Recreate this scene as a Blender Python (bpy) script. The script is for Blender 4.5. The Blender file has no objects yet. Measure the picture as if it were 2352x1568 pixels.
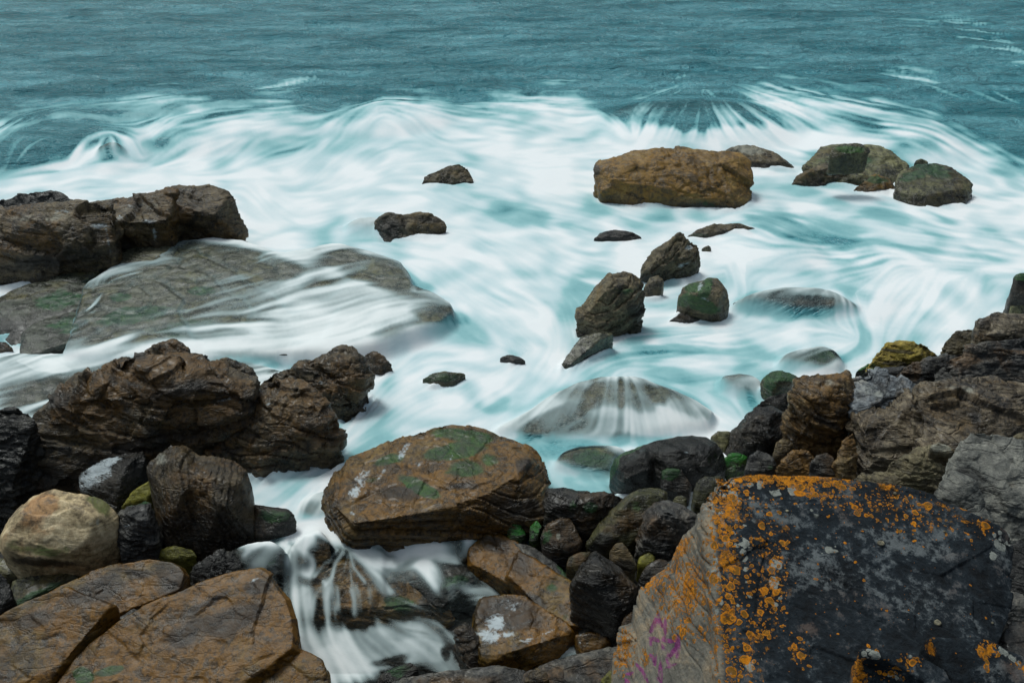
import bpy, bmesh, math, random
import numpy as np
from mathutils import Vector
from mathutils.bvhtree import BVHTree

# ------------------------------------------------------------------ camera, sky, sun, exposure
scene = bpy.context.scene
COL = scene.collection
CAM_H, PITCH, LENS = 8.0, math.radians(30.0), 31.0
cam_data = bpy.data.cameras.new("camera")
cam = bpy.data.objects.new("camera", cam_data)
COL.objects.link(cam)
cam.location = (0, 0, CAM_H)
cam.rotation_euler = (math.pi / 2 - PITCH, 0, 0)
cam_data.lens = LENS
cam_data.sensor_width = 36
cam_data.clip_start = 0.05
cam_data.clip_end = 9000
scene.camera = cam

SUN_EL, SUN_AZ = math.radians(64), math.radians(-50)      # a bright overcast, lighter over the sea
world = bpy.data.worlds.new("World")
scene.world = world
world.use_nodes = True
wt = world.node_tree
wt.nodes.clear()
wo = wt.nodes.new("ShaderNodeOutputWorld")
bg = wt.nodes.new("ShaderNodeBackground")
sk = wt.nodes.new("ShaderNodeTexSky")
sk.sky_type = 'NISHITA'
sk.sun_disc = False
sk.sun_elevation = SUN_EL
sk.sun_rotation = SUN_AZ
sk.dust_density = 6.0
sk.air_density = 1.0
sk.ozone_density = 1.0
hs = wt.nodes.new("ShaderNodeHueSaturation")
hs.inputs['Saturation'].default_value = 0.65
wt.links.new(sk.outputs[0], hs.inputs['Color'])
tint = wt.nodes.new("ShaderNodeMix"); tint.data_type = 'RGBA'; tint.blend_type = 'MULTIPLY'
tint.inputs[0].default_value = 1.0; tint.inputs[7].default_value = (0.90, 1.0, 0.98, 1)
wt.links.new(hs.outputs[0], tint.inputs[6])
wt.links.new(tint.outputs[2], bg.inputs[0])
bg.inputs[1].default_value = 0.085
wt.links.new(bg.outputs[0], wo.inputs[0])

sun_data = bpy.data.lights.new("sun", 'SUN')
sun_data.energy = 1.5
sun_data.angle = math.radians(16)
sun_data.color = (0.97, 1.0, 0.98)
sun = bpy.data.objects.new("sun", sun_data)
COL.objects.link(sun)
sd = Vector((math.sin(SUN_AZ) * math.cos(SUN_EL), math.cos(SUN_AZ) * math.cos(SUN_EL), math.sin(SUN_EL)))
sun.rotation_euler = sd.to_track_quat('Z', 'Y').to_euler()

scene.view_settings.view_transform = 'Standard'
scene.view_settings.look = 'None'
scene.view_settings.exposure = 0.0
scene.view_settings.gamma = 1.0
scene.cycles.max_bounces = 6
scene.cycles.transparent_max_bounces = 8

# ------------------------------------------------------------------ picture reference -> place
F = LENS / 36 * 2352.0
CP, SP = math.cos(PITCH), math.sin(PITCH)


def ray(x, y):
    a = (x - 1176) / F
    b = (784 - y) / F
    return np.array([a, CP + b * SP, -SP + b * CP])


def at(x, y, z=0.0):
    r = ray(x, y)
    t = (z - CAM_H) / r[2]
    return np.array([0, 0, CAM_H]) + r * t


def project(P):
    d = P - np.array([0, 0, CAM_H])
    f = d[:, 1] * CP - d[:, 2] * SP
    u = d[:, 1] * SP + d[:, 2] * CP
    f = np.maximum(f, 0.05)
    return 1176 + d[:, 0] / f * F, 784 - u / f * F


# ------------------------------------------------------------------ numpy noise
_rng = np.random.RandomState(7)
_perm = _rng.permutation(256).astype(np.int32)
_perm = np.concatenate([_perm, _perm, _perm])
_g3 = _rng.normal(size=(256, 3)).astype(np.float32)
_g3 /= np.linalg.norm(_g3, axis=1)[:, None]
_ga = _rng.rand(256).astype(np.float32) * 6.2832
_g2 = np.stack([np.cos(_ga), np.sin(_ga)], 1)


def pn3(x, y, z):
    xi = np.floor(x).astype(np.int32); yi = np.floor(y).astype(np.int32); zi = np.floor(z).astype(np.int32)
    xf = (x - xi).astype(np.float32); yf = (y - yi).astype(np.float32); zf = (z - zi).astype(np.float32)
    xi &= 255; yi &= 255; zi &= 255
    u = xf * xf * xf * (xf * (xf * 6 - 15) + 10)
    v = yf * yf * yf * (yf * (yf * 6 - 15) + 10)
    w = zf * zf * zf * (zf * (zf * 6 - 15) + 10)
    out = 0
    for dx in (0, 1):
        a = _perm[xi + dx]
        wx = u if dx else 1 - u
        for dy in (0, 1):
            b = _perm[a + yi + dy]
            wy = v if dy else 1 - v
            for dz in (0, 1):
                g = _g3[_perm[b + zi + dz]]
                wz = w if dz else 1 - w
                out = out + wx * wy * wz * (g[:, 0] * (xf - dx) + g[:, 1] * (yf - dy) + g[:, 2] * (zf - dz))
    return out * 1.5


def pn2(x, y):
    xi = np.floor(x).astype(np.int32); yi = np.floor(y).astype(np.int32)
    xf = (x - xi).astype(np.float32); yf = (y - yi).astype(np.float32)
    xi &= 255; yi &= 255
    u = xf * xf * xf * (xf * (xf * 6 - 15) + 10)
    v = yf * yf * yf * (yf * (yf * 6 - 15) + 10)
    out = 0
    for dx in (0, 1):
        a = _perm[xi + dx]
        wx = u if dx else 1 - u
        for dy in (0, 1):
            g = _g2[_perm[a + yi + dy]]
            wy = v if dy else 1 - v
            out = out + wx * wy * (g[..., 0] * (xf - dx) + g[..., 1] * (yf - dy))
    return out * 1.5


def fbm3(P, freq, octs, rough=0.5, ridged=False):
    s = 0; a = 1.0; tot = 0
    for k in range(octs):
        f = freq * 2.03 ** k
        n = pn3(P[:, 0] * f + 17.3 * k, P[:, 1] * f + 5.1 * k, P[:, 2] * f + 9.7 * k)
        if ridged:
            n = 1 - 2 * np.abs(n)
        s = s + a * n; tot += a; a *= rough
    return s / tot


def fbm2(x, y, freq, octs, rough=0.5):
    s = 0; a = 1.0; tot = 0
    for k in range(octs):
        f = freq * 2.03 ** k
        s = s + a * pn2(x * f + 17.3 * k, y * f + 5.1 * k); tot += a; a *= rough
    return s / tot


def sstep(a, b, x):
    t = np.clip((x - a) / (b - a), 0, 1)
    return t * t * (3 - 2 * t)


# ------------------------------------------------------------------ node helpers and materials
def lin(c):
    return tuple(((v / 255) / 12.92 if v / 255 <= 0.04045 else ((v / 255 + 0.055) / 1.055) ** 2.4) for v in c) + (1.0,)


class NT:
    def __init__(self, name):
        self.m = bpy.data.materials.new(name)
        self.m.use_nodes = True
        self.t = self.m.node_tree
        self.t.nodes.clear()
        self.out = self.t.nodes.new("ShaderNodeOutputMaterial")
        self.p = self.t.nodes.new("ShaderNodeBsdfPrincipled")
        self.t.links.new(self.p.outputs[0], self.out.inputs[0])

    def n(self, kind, **kw):
        o = self.t.nodes.new("ShaderNode" + kind)
        for k, v in kw.items():
            setattr(o, k, v)
        return o

    def lk(self, a, b):
        if isinstance(a, (int, float)):
            b.default_value = a
        elif isinstance(a, tuple):
            b.default_value = a
        else:
            self.t.links.new(a, b)

    def noise(self, vec, scale, detail=5, rough=0.55, dist=0.0):
        o = self.n("TexNoise")
        o.inputs['Scale'].default_value = scale
        o.inputs['Detail'].default_value = detail
        o.inputs['Roughness'].default_value = rough
        o.inputs['Distortion'].default_value = dist
        self.lk(vec, o.inputs['Vector'])
        return o.outputs['Fac']

    def rnoise(self, vec, scale, detail=6, rough=0.6, kind='HYBRID_MULTIFRACTAL'):
        o = self.n("TexNoise")
        o.noise_type = kind
        o.normalize = True
        o.inputs['Scale'].default_value = scale
        o.inputs['Detail'].default_value = detail
        o.inputs['Roughness'].default_value = rough
        self.lk(vec, o.inputs['Vector'])
        return o.outputs['Fac']

    def voro(self, vec, scale, feature='F1', out='Distance', rnd=1.0):
        o = self.n("TexVoronoi", feature=feature)
        o.inputs['Scale'].default_value = scale
        o.inputs['Randomness'].default_value = rnd
        self.lk(vec, o.inputs['Vector'])
        return o.outputs[out]

    def map(self, vec, scale=(1, 1, 1), rot=(0, 0, 0), loc=(0, 0, 0)):
        o = self.n("Mapping")
        o.inputs['Scale'].default_value = scale
        o.inputs['Rotation'].default_value = rot
        o.inputs['Location'].default_value = loc
        self.lk(vec, o.inputs['Vector'])
        return o.outputs[0]

    def math(self, op, a, b=0.0, c=None, clamp=False):
        o = self.n("Math", operation=op)
        o.use_clamp = clamp
        self.lk(a, o.inputs[0]); self.lk(b, o.inputs[1])
        if c is not None:
            self.lk(c, o.inputs[2])
        return o.outputs[0]

    def step(self, v, a, b, lo=0.0, hi=1.0):
        o = self.n("MapRange", interpolation_type='SMOOTHSTEP')
        self.lk(v, o.inputs[0])
        self.lk(a, o.inputs[1]); self.lk(b, o.inputs[2])
        o.inputs[3].default_value = lo; o.inputs[4].default_value = hi
        return o.outputs[0]

    def mix(self, f, a, b, mode='MIX'):
        o = self.n("Mix", data_type='RGBA', blend_type=mode)
        self.lk(f, o.inputs[0])
        self.lk(a, o.inputs[6]); self.lk(b, o.inputs[7])
        return o.outputs[2]

    def ramp(self, f, stops):
        o = self.n("ValToRGB")
        e = o.color_ramp.elements
        while len(e) < len(stops):
            e.new(0.5)
        for k, (p, c) in enumerate(stops):
            e[k].position = p
            e[k].color = c
        self.lk(f, o.inputs[0])
        return o.outputs[0]

    def n_rgb(self, v):
        o = self.n("CombineColor")
        for k in range(3):
            self.lk(v, o.inputs[k])
        return o.outputs[0]

    def bump(self, h, strength, dist, prev=None):
        o = self.n("Bump")
        o.inputs['Strength'].default_value = strength
        o.inputs['Distance'].default_value = dist
        self.lk(h, o.inputs['Height'])
        if prev is not None:
            self.lk(prev, o.inputs['Normal'])
        return o.outputs[0]

    def attr(self, name):
        o = self.n("Attribute", attribute_name=name)
        return o.outputs


def rock_material(name, dark, mid, light, rust=None, rust_amt=0.3, moss_amt=0.0, moss=(38, 72, 34), scale=1.0,
                  rough=(0.28, 0.62), tilt=(0.3, 0.2, 0.5), streak=0.5, stain_amt=0.35, speck=0.4, bumpk=1.0,
                  crack=0.5, pale=(150, 150, 140), layer=1.0, mott=(0.36, 1.22), coat=0.14):
    """wet natural stone: mottled base, rust, dark algae stains, painted shade patches, green weed, foam scraps, fine bedding and cracks"""
    m = NT(name)
    tc = m.n("TexCoord").outputs['Object']
    oi = m.n("ObjectInfo").outputs['Random']
    off = m.n("CombineXYZ")
    m.lk(m.math('MULTIPLY', oi, 37.0), off.inputs[0]); m.lk(m.math('MULTIPLY', oi, 11.0), off.inputs[1])
    va = m.n("VectorMath", operation='ADD'); m.lk(tc, va.inputs[0]); m.lk(off.outputs[0], va.inputs[1])
    co = va.outputs[0]
    ar = m.attr('paint'); sp = m.n("SeparateColor"); m.lk(ar[0], sp.inputs[0])
    a_moss, a_rust, a_foam = sp.outputs[0], sp.outputs[1], sp.outputs[2]
    ar2 = m.attr('stain_shade'); sp2 = m.n("SeparateColor"); m.lk(ar2[0], sp2.inputs[0])
    a_dark, a_pale = sp2.outputs[0], sp2.outputs[1]
    n1 = m.noise(co, 1.6 * scale, 9, 0.66, 0.35)
    lay = m.map(co, (1.0, 1.0, 7.0), tilt)
    n2 = m.noise(lay, 2.6 * scale, 7, 0.68, 0.6)
    n3 = m.noise(co, 0.9 * scale, 7, 0.62, 0.8)
    n4 = m.noise(co, 14 * scale, 6, 0.75)
    n5 = m.noise(co, 3.4 * scale, 8, 0.7, 0.5)
    base = m.ramp(m.math('ADD', m.math('MULTIPLY', n1, 0.6), m.math('MULTIPLY', n4, 0.4)),
                  [(0.41, lin(dark)), (0.49, lin(mid)), (0.60, lin(light))])
    k = m.step(n2, 0.36, 0.66)
    base = m.mix(m.math('MULTIPLY', k, streak), base, m.mix(0.75, base, lin(dark), 'MIX'))
    mot = m.math('ADD', m.math('MULTIPLY', n5, 0.55), m.math('MULTIPLY', n4, 0.45))
    mo = m.n("MapRange"); m.lk(mot, mo.inputs[0]); mo.inputs[1].default_value = 0.40; mo.inputs[2].default_value = 0.60
    mo.inputs[3].default_value = mott[0]; mo.inputs[4].default_value = mott[1]
    base = m.mix(1.0, base, m.n_rgb(mo.outputs[0]), 'MULTIPLY')
    if rust:
        rm = m.step(m.math('ADD', n3, m.math('MULTIPLY', a_rust, 0.3)), 0.56 - 0.2 * rust_amt, 0.70 - 0.2 * rust_amt)
        rc = m.mix(m.step(mot, 0.42, 0.58), lin([v * 0.45 for v in rust]), lin(rust))
        base = m.mix(m.math('MULTIPLY', rm, 0.85), base, rc)
    n6 = m.math('ADD', m.math('MULTIPLY', n5, 0.65), m.math('MULTIPLY', n4, 0.35))
    dm = m.step(m.math('ADD', m.math('SUBTRACT', n6, m.math('MULTIPLY', a_pale, 0.2)), m.math('MULTIPLY', a_dark, 0.36)),
                0.62 - 0.2 * stain_amt, 0.71 - 0.2 * stain_amt)
    base = m.mix(m.math('MULTIPLY', dm, 0.82), base, lin((19, 18, 17)))
    pm = m.step(m.math('ADD', m.math('MULTIPLY', n5, 0.5), m.math('ADD', m.math('MULTIPLY', n4, 0.3), m.math('MULTIPLY', a_pale, 0.5))), 0.62, 0.74)
    base = m.mix(m.math('MULTIPLY', pm, 0.7), base, lin(pale))
    # green weed, more on faces that look up
    nz = m.n("SeparateXYZ"); m.lk(m.n("NewGeometry").outputs['Normal'], nz.inputs[0])
    up = m.step(nz.outputs[2], 0.15, 0.8)
    mossv = m.math('ADD', m.math('MULTIPLY', a_moss, 0.95), m.math('MULTIPLY', up, 0.3 * moss_amt))
    mm = m.step(m.math('ADD', m.math('MULTIPLY', mossv, 0.85), m.math('MULTIPLY', n6, 1.1)), 0.80, 0.98)
    mc = m.ramp(m.noise(lay, 6 * scale, 6, 0.7), [(0.3, lin((15, 36, 24))), (0.52, lin(moss)), (0.72, lin((64, 98, 34)))])
    base = m.mix(m.math('MULTIPLY', mm, 0.86), base, mc)
    # tiny shell and salt specks
    vs = m.voro(co, 26 * scale)
    sm_ = m.math('MULTIPLY', m.step(vs, 0.16, 0.10), m.step(m.noise(co, 2.2 * scale, 3), 0.6 - 0.15 * speck, 0.72))
    base = m.mix(m.math('MULTIPLY', sm_, speck), base, lin((150, 145, 125)))
    wz = m.n("SeparateXYZ"); m.lk(m.n("NewGeometry").outputs['Position'], wz.inputs[0])
    wet = m.step(m.math('ADD', wz.outputs[2], m.math('MULTIPLY', m.math('SUBTRACT', n5, 0.5), 0.7)), 0.34, 0.10)
    wet = m.math('MULTIPLY', wet, m.step(wz.outputs[1], 10.6, 12.2, 0.0, 0.55))
    base = m.mix(wet, base, lin((14, 13, 9)))
    hsv = m.n("HueSaturation")
    m.lk(m.math('ADD', m.math('MULTIPLY', oi, 0.4), 0.8), hsv.inputs['Value'])
    hsv.inputs['Saturation'].default_value = 1.04
    hsv.inputs['Hue'].default_value = 0.516
    m.lk(base, hsv.inputs['Color'])
    base = hsv.outputs[0]
    # scraps of foam left on the stone
    lace = m.voro(m.map(co, (1, 1, 1)), 9 * scale, 'DISTANCE_TO_EDGE')
    fv = m.math('ADD', m.math('MULTIPLY', a_foam, 1.0), m.math('MULTIPLY', m.math('SUBTRACT', n6, 0.5), 2.0))
    fv = m.math('SUBTRACT', fv, m.math('MULTIPLY', m.step(lace, 0.02, 0.2), 0.12))
    fv = m.math('ADD', fv, m.math('MULTIPLY', m.math('SUBTRACT', m.noise(lay, 9 * scale, 5, 0.7, 1.2), 0.5), 2.0))
    fm = m.math('MULTIPLY', m.step(fv, 0.45, 0.95), 0.85)
    base = m.mix(fm, base, lin((186, 198, 204)))
    m.lk(base, m.p.inputs['Base Color'])
    rr = m.step(m.math('ADD', m.math('MULTIPLY', n5, 0.6), m.math('MULTIPLY', n4, 0.4)), 0.4, 0.6, rough[0] * 0.8, rough[1] * 0.85)
    rr = m.math('SUBTRACT', rr, m.math('MULTIPLY', wet, 0.25))
    rr = m.math('ADD', rr, m.math('MULTIPLY', fm, 0.3), clamp=True)
    m.lk(rr, m.p.inputs['Roughness'])
    m.p.inputs['Specular IOR Level'].default_value = 0.5
    m.p.inputs['Coat Weight'].default_value = coat if rough[0] < 0.34 else 0.0
    m.p.inputs['Coat Roughness'].default_value = 0.22
    # relief below the size of the mesh
    wl = m.n("VectorMath", operation='ADD')
    dn = m.n("TexNoise"); dn.inputs['Scale'].default_value = 3.0 * scale; dn.inputs['Detail'].default_value = 3
    m.lk(co, dn.inputs['Vector'])
    ds = m.n("VectorMath", operation='SCALE'); ds.inputs[3].default_value = 0.35 / scale
    m.lk(dn.outputs['Color'], ds.inputs[0])
    m.lk(lay, wl.inputs[0]); m.lk(ds.outputs[0], wl.inputs[1])
    vc = m.voro(wl.outputs[0], 1.5 * scale, 'DISTANCE_TO_EDGE')
    ck = m.math('MULTIPLY', m.step(vc, 0.0, 0.035), crack)
    v2 = m.voro(wl.outputs[0], 7.0 * scale)
    hm = m.rnoise(co, 5.0 * scale, 8, 0.62)
    hh = m.math('ADD', m.math('MULTIPLY', hm, 0.55), m.math('MULTIPLY', n2, 0.30 * (layer - 0.5)))
    hh = m.math('ADD', hh, m.math('MULTIPLY', v2, -0.10))
    hh = m.math('ADD', hh, m.math('ADD', m.math('MULTIPLY', n4, 0.35), m.math('MULTIPLY', n5, 0.35)))
    hh = m.math('ADD', hh, m.math('MULTIPLY', ck, 0.30))
    hh = m.math('ADD', hh, m.math('MULTIPLY', m.noise(co, 70 * scale, 3, 0.6), 0.10))
    m.lk(m.bump(hh, 0.85 * bumpk, 0.10 / scale), m.p.inputs['Normal'])
    return m.m


def lichen_material(name, side=False):
    m = NT(name)
    tc = m.n("TexCoord").outputs['Object']
    sp = m.n("SeparateColor"); m.lk(m.attr('paint')[0], sp.inputs[0])
    sp2 = m.n("SeparateColor"); m.lk(m.attr('stain_shade')[0], sp2.inputs[0])
    a_orange, a_grey, a_purple = sp.outputs[0], sp.outputs[1], sp.outputs[2]
    a_side, a_pale = sp2.outputs[0], sp2.outputs[1]
    n1 = m.noise(tc, 4.5, 9, 0.68, 0.3)
    n2 = m.noise(tc, 26, 8, 0.75)
    n3 = m.noise(tc, 2.0, 6, 0.6, 0.6)
    n4 = m.noise(tc, 90, 4, 0.7)
    # black crust with blue-grey and pinkish worn spots on top of bare grey-brown stone on the flank
    top = m.ramp(m.math('ADD', m.math('MULTIPLY', n1, 0.55), m.math('MULTIPLY', n2, 0.45)),
                 [(0.40, lin((14, 18, 22))), (0.51, lin((32, 41, 48))), (0.60, lin((78, 86, 92)))])
    worn = m.step(m.math('ADD', m.math('MULTIPLY', n2, 0.75), m.math('ADD', m.math('MULTIPLY', n1, 0.5), m.math('MULTIPLY', a_pale, 0.22))), 0.66, 0.78)
    top = m.mix(m.math('MULTIPLY', worn, 0.8), top, m.mix(m.step(n3, 0.45, 0.6), lin((112, 118, 120)), lin((92, 80, 74))))
    side = m.ramp(m.math('ADD', m.math('MULTIPLY', n1, 0.7), m.math('MULTIPLY', n2, 0.3)),
                  [(0.36, lin((62, 62, 60))), (0.5, lin((124, 121, 112))), (0.64, lin((168, 150, 124)))])
    base = m.mix(a_side, top, side)
    # warped coordinates so that patches are not perfect circles
    dn = m.n("TexNoise"); dn.inputs['Scale'].default_value = 30; dn.inputs['Detail'].default_value = 4
    m.lk(tc, dn.inputs['Vector'])
    sc = m.n("VectorMath", operation='SCALE'); sc.inputs[3].default_value = 0.028
    m.lk(dn.outputs['Color'], sc.inputs[0])
    ad = m.n("VectorMath", operation='ADD'); m.lk(tc, ad.inputs[0]); m.lk(sc.outputs[0], ad.inputs[1])
    co = ad.outputs[0]
    grey_m = None
    for scl, seed, amt in ((15, 3.1, 1.0), (34, 8.7, 0.9)):
        v = m.n("TexVoronoi"); v.inputs['Scale'].default_value = scl
        m.lk(m.map(co, loc=(seed, seed, seed)), v.inputs['Vector'])
        s = m.n("SeparateColor"); m.lk(v.outputs['Color'], s.inputs[0])
        thr = m.math('SUBTRACT', m.math('MULTIPLY', a_grey, amt), s.outputs[0])
        r = m.math('MULTIPLY', m.step(thr, 0.0, 0.6), 0.5)
        g = m.step(m.math('SUBTRACT', v.outputs['Distance'], r), 0.03, -0.04)
        grey_m = g if grey_m is None else m.math('MAXIMUM', grey_m, g)
    gc = m.mix(n4, lin((120, 124, 120)), lin((168, 172, 164)))
    base = m.mix(m.math('MULTIPLY', grey_m, m.step(n2, 0.3, 0.5)), base, gc)
    om = None; ring = None
    for scl, seed, amt in ((13, 1.3, 0.55), (24, 5.2, 0.9), (44, 9.4, 0.95), (90, 2.4, 0.85)):
        v = m.n("TexVoronoi"); v.inputs['Scale'].default_value = scl
        m.lk(m.map(co, loc=(seed, -seed, seed)), v.inputs['Vector'])
        s = m.n("SeparateColor"); m.lk(v.outputs['Color'], s.inputs[0])
        thr = m.math('SUBTRACT', m.math('MULTIPLY', a_orange, amt), s.outputs[1])
        r = m.math('MULTIPLY', m.step(thr, 0.0, 0.45), m.math('ADD', 0.3, m.math('MULTIPLY', s.outputs[2], 0.25)))
        d = m.math('SUBTRACT', v.outputs['Distance'], r)
        has = m.step(thr, 0.0, 0.02)
        g = m.math('MULTIPLY', m.step(d, 0.02, -0.02), has)
        rg = m.math('MULTIPLY', g, m.step(d, -0.14, -0.05))
        om = g if om is None else m.math('MAXIMUM', om, g)
        ring = rg if ring is None else m.math('MAXIMUM', ring, rg)
    n7 = m.noise(tc, 11, 9, 0.74, 0.4)
    crust = m.step(m.math('ADD', m.math('ADD', m.math('MULTIPLY', n7, 0.65), m.math('MULTIPLY', n2, 0.35)), m.math('MULTIPLY', a_orange, 0.085)), 0.60, 0.635)
    crust = m.math('MULTIPLY', crust, m.step(a_orange, 0.25, 0.5))
    om = m.math('MAXIMUM', om, crust)
    ring = m.math('MAXIMUM', ring, m.math('MULTIPLY', crust, m.step(n4, 0.45, 0.6)))
    holes = m.math('SUBTRACT', 1.0, m.math('MULTIPLY', m.step(n2, 0.5, 0.6), m.math('SUBTRACT', 1.0, ring)))
    oc = m.mix(ring, m.mix(n4, lin((150, 98, 16)), lin((104, 84, 44))), m.mix(n2, lin((216, 142, 24)), lin((192, 112, 20))))
    base = m.mix(m.math('MULTIPLY', om, m.math('ADD', 0.45, m.math('MULTIPLY', holes, 0.55))), base, oc)
    # faded purple paint
    pm = m.math('MULTIPLY', m.step(a_purple, 0.25, 0.5), m.step(n2, 0.66, 0.48))
    base = m.mix(m.math('MULTIPLY', pm, 0.72), base, lin((138, 34, 124)))
    m.lk(base, m.p.inputs['Base Color'])
    m.p.inputs['Roughness'].default_value = 0.82
    m.p.inputs['Specular IOR Level'].default_value = 0.25
    hh = m.math('ADD', m.math('MULTIPLY', n2, 1.2), m.math('MULTIPLY', n1, 2.0))
    hh = m.math('ADD', hh, m.math('MULTIPLY', m.math('MAXIMUM', om, grey_m), 0.22))
    hh = m.math('ADD', hh, m.math('MULTIPLY', n4, 0.18))
    m.lk(m.bump(hh, 0.85, 0.02), m.p.inputs['Normal'])
    return m.m


def water_material():
    m = NT("sea_water")
    foam = m.attr('foam')[2]
    veil = m.attr('veil')[2]
    geo = m.n("NewGeometry").outputs['Position']
    fine = m.noise(geo, 9.0, 5, 0.65)
    f = m.math('ADD', foam, m.math('MULTIPLY', m.math('SUBTRACT', fine, 0.5), 0.10), clamp=True)
    col = m.ramp(f, [(0.0, lin((40, 118, 136))), (0.2, lin((88, 154, 162))), (0.45, lin((150, 194, 199))),
                     (0.68, lin((194, 216, 222))), (1.0, lin((234, 238, 241)))])
    turb = m.step(m.noise(m.map(geo, (0.30, 0.75, 1), (0, 0, 0.15)), 0.55, 5, 0.6, 0.5), 0.35, 0.65)
    deepc = m.mix(turb, lin((44, 118, 130)), lin((92, 158, 170)))
    col = m.mix(m.step(f, 0.0, 0.28), deepc, col)
    thin = m.ramp(f, [(0.0, lin((120, 136, 136))), (0.5, lin((176, 192, 194))), (1.0, lin((236, 241, 242)))])
    m.lk(m.mix(veil, col, thin), m.p.inputs['Base Color'])
    m.lk(m.step(f, 0.0, 0.5, 0.16, 0.7), m.p.inputs['Roughness'])
    m.p.inputs['IOR'].default_value = 1.33
    m.lk(m.step(f, 0.1, 0.6, 0.5, 0.1), m.p.inputs['Specular IOR Level'])
    al = m.math('POWER', m.step(f, 0.0, 0.85, 0.0, 1.0), 0.9)
    al = m.math('ADD', m.math('MULTIPLY', al, 0.93), 0.05)
    inv = m.math('SUBTRACT', 1.0, veil)
    a = m.math('ADD', inv, m.math('MULTIPLY', veil, al), clamp=True)
    m.lk(a, m.p.inputs['Alpha'])
    rip = m.map(geo, (0.75, 1.0, 1.0), (0, 0, 0.12))
    h = m.math('ADD', m.noise(m.map(rip, (0.7, 1.2, 1)), 0.8, 6, 0.62, 0.5), m.math('MULTIPLY', m.noise(rip, 2.6, 3, 0.5, 0.4), 0.16))
    b = m.n("Bump"); b.inputs['Distance'].default_value = 1.1
    m.lk(m.step(f, 0.02, 0.4, 1.0, 0.04), b.inputs['Strength'])
    m.lk(h, b.inputs['Height'])
    m.lk(b.outputs[0], m.p.inputs['Normal'])
    return m.m


# ------------------------------------------------------------------ rock builder
MAT = {}
SOLID = []
VEIL = []          # stones the water runs over: (vertices, polygons)


def pts(s, reg=None):
    """'x,y x,y' in one of the reference views of the photograph -> full-view coordinates"""
    ox, oy, k = REG[reg]
    out = []
    for w in s.split():
        v = [float(q) for q in w.split(',')]
        v[0] = ox + v[0] * k; v[1] = oy + v[1] * k
        out.append(tuple(v))
    return out


REG = {None: (0, 0, 1), 0: (0, 0, 1), 1: (0, 735, .3333), 2: (0, 1102.5, .3333), 3: (673.7, 918.7, .4141), 4: (1225, 980, .3751),
       5: (1617, 1041.2, .3359), 6: (1617, 612.5, .332), 7: (0, 367.5, .4687), 8: (1163.7, 306.2, .5052),
       9: (0, 0, .5), 10: (1176, 0, .5)}


def hull_points(outline, z0, phi=None, ridge=(), bulge=0.22, drop=0.45, back=0.35, plate=None):
    """solid stone whose outline lies in a leaning plane standing on height z0; ridge points stand proud of it"""
    low = max(outline, key=lambda p: p[1])
    P0 = at(low[0], low[1], z0)
    r0 = ray(low[0], low[1]); r0 = r0 / np.linalg.norm(r0)
    th = math.asin(-r0[2])
    ph = (math.pi / 2 - th) if phi is None else math.radians(phi)
    w = np.array([0, math.cos(ph), math.sin(ph)])
    nrm = np.array([0, -math.sin(ph), math.cos(ph)])
    C = np.array([0, 0, CAM_H])

    def hit(x, y):
        r = ray(x, y)
        t = np.dot(P0 - C, nrm) / np.dot(r, nrm)
        return C + r * t
    O = np.array([hit(x, y) for x, y in [q[:2] for q in outline]])
    cen = O.mean(0)
    O = cen + (O - cen) * 1.03
    size = (O.max(0) - O.min(0)).max()
    small = np.linalg.norm(O - cen, axis=1).mean()
    V = [tuple(p) for p in O]
    if plate:
        for p in O:
            V.append(tuple(cen + (p - cen) * plate[0] + nrm * plate[1]))
    elif ridge:
        for (x, y, t) in ridge:
            p = hit(x, y)
            d = C - p; d = d / np.linalg.norm(d)
            V.append(tuple(p + d * t))
    elif bulge:
        for p in O:
            q = cen + (p - cen) * 0.72 + nrm * small * bulge
            V.append(tuple(q))
    zb = z0 - drop
    for p in O:
        q = cen + (p - cen) * 0.93
        V.append((q[0], q[1] + 0.0, min(zb, p[2] - 0.05)))
    for p in O:
        q = cen + (p - cen) * 0.6 - nrm * small * back
        V.append(tuple(q))
    return V, size, cen


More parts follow.
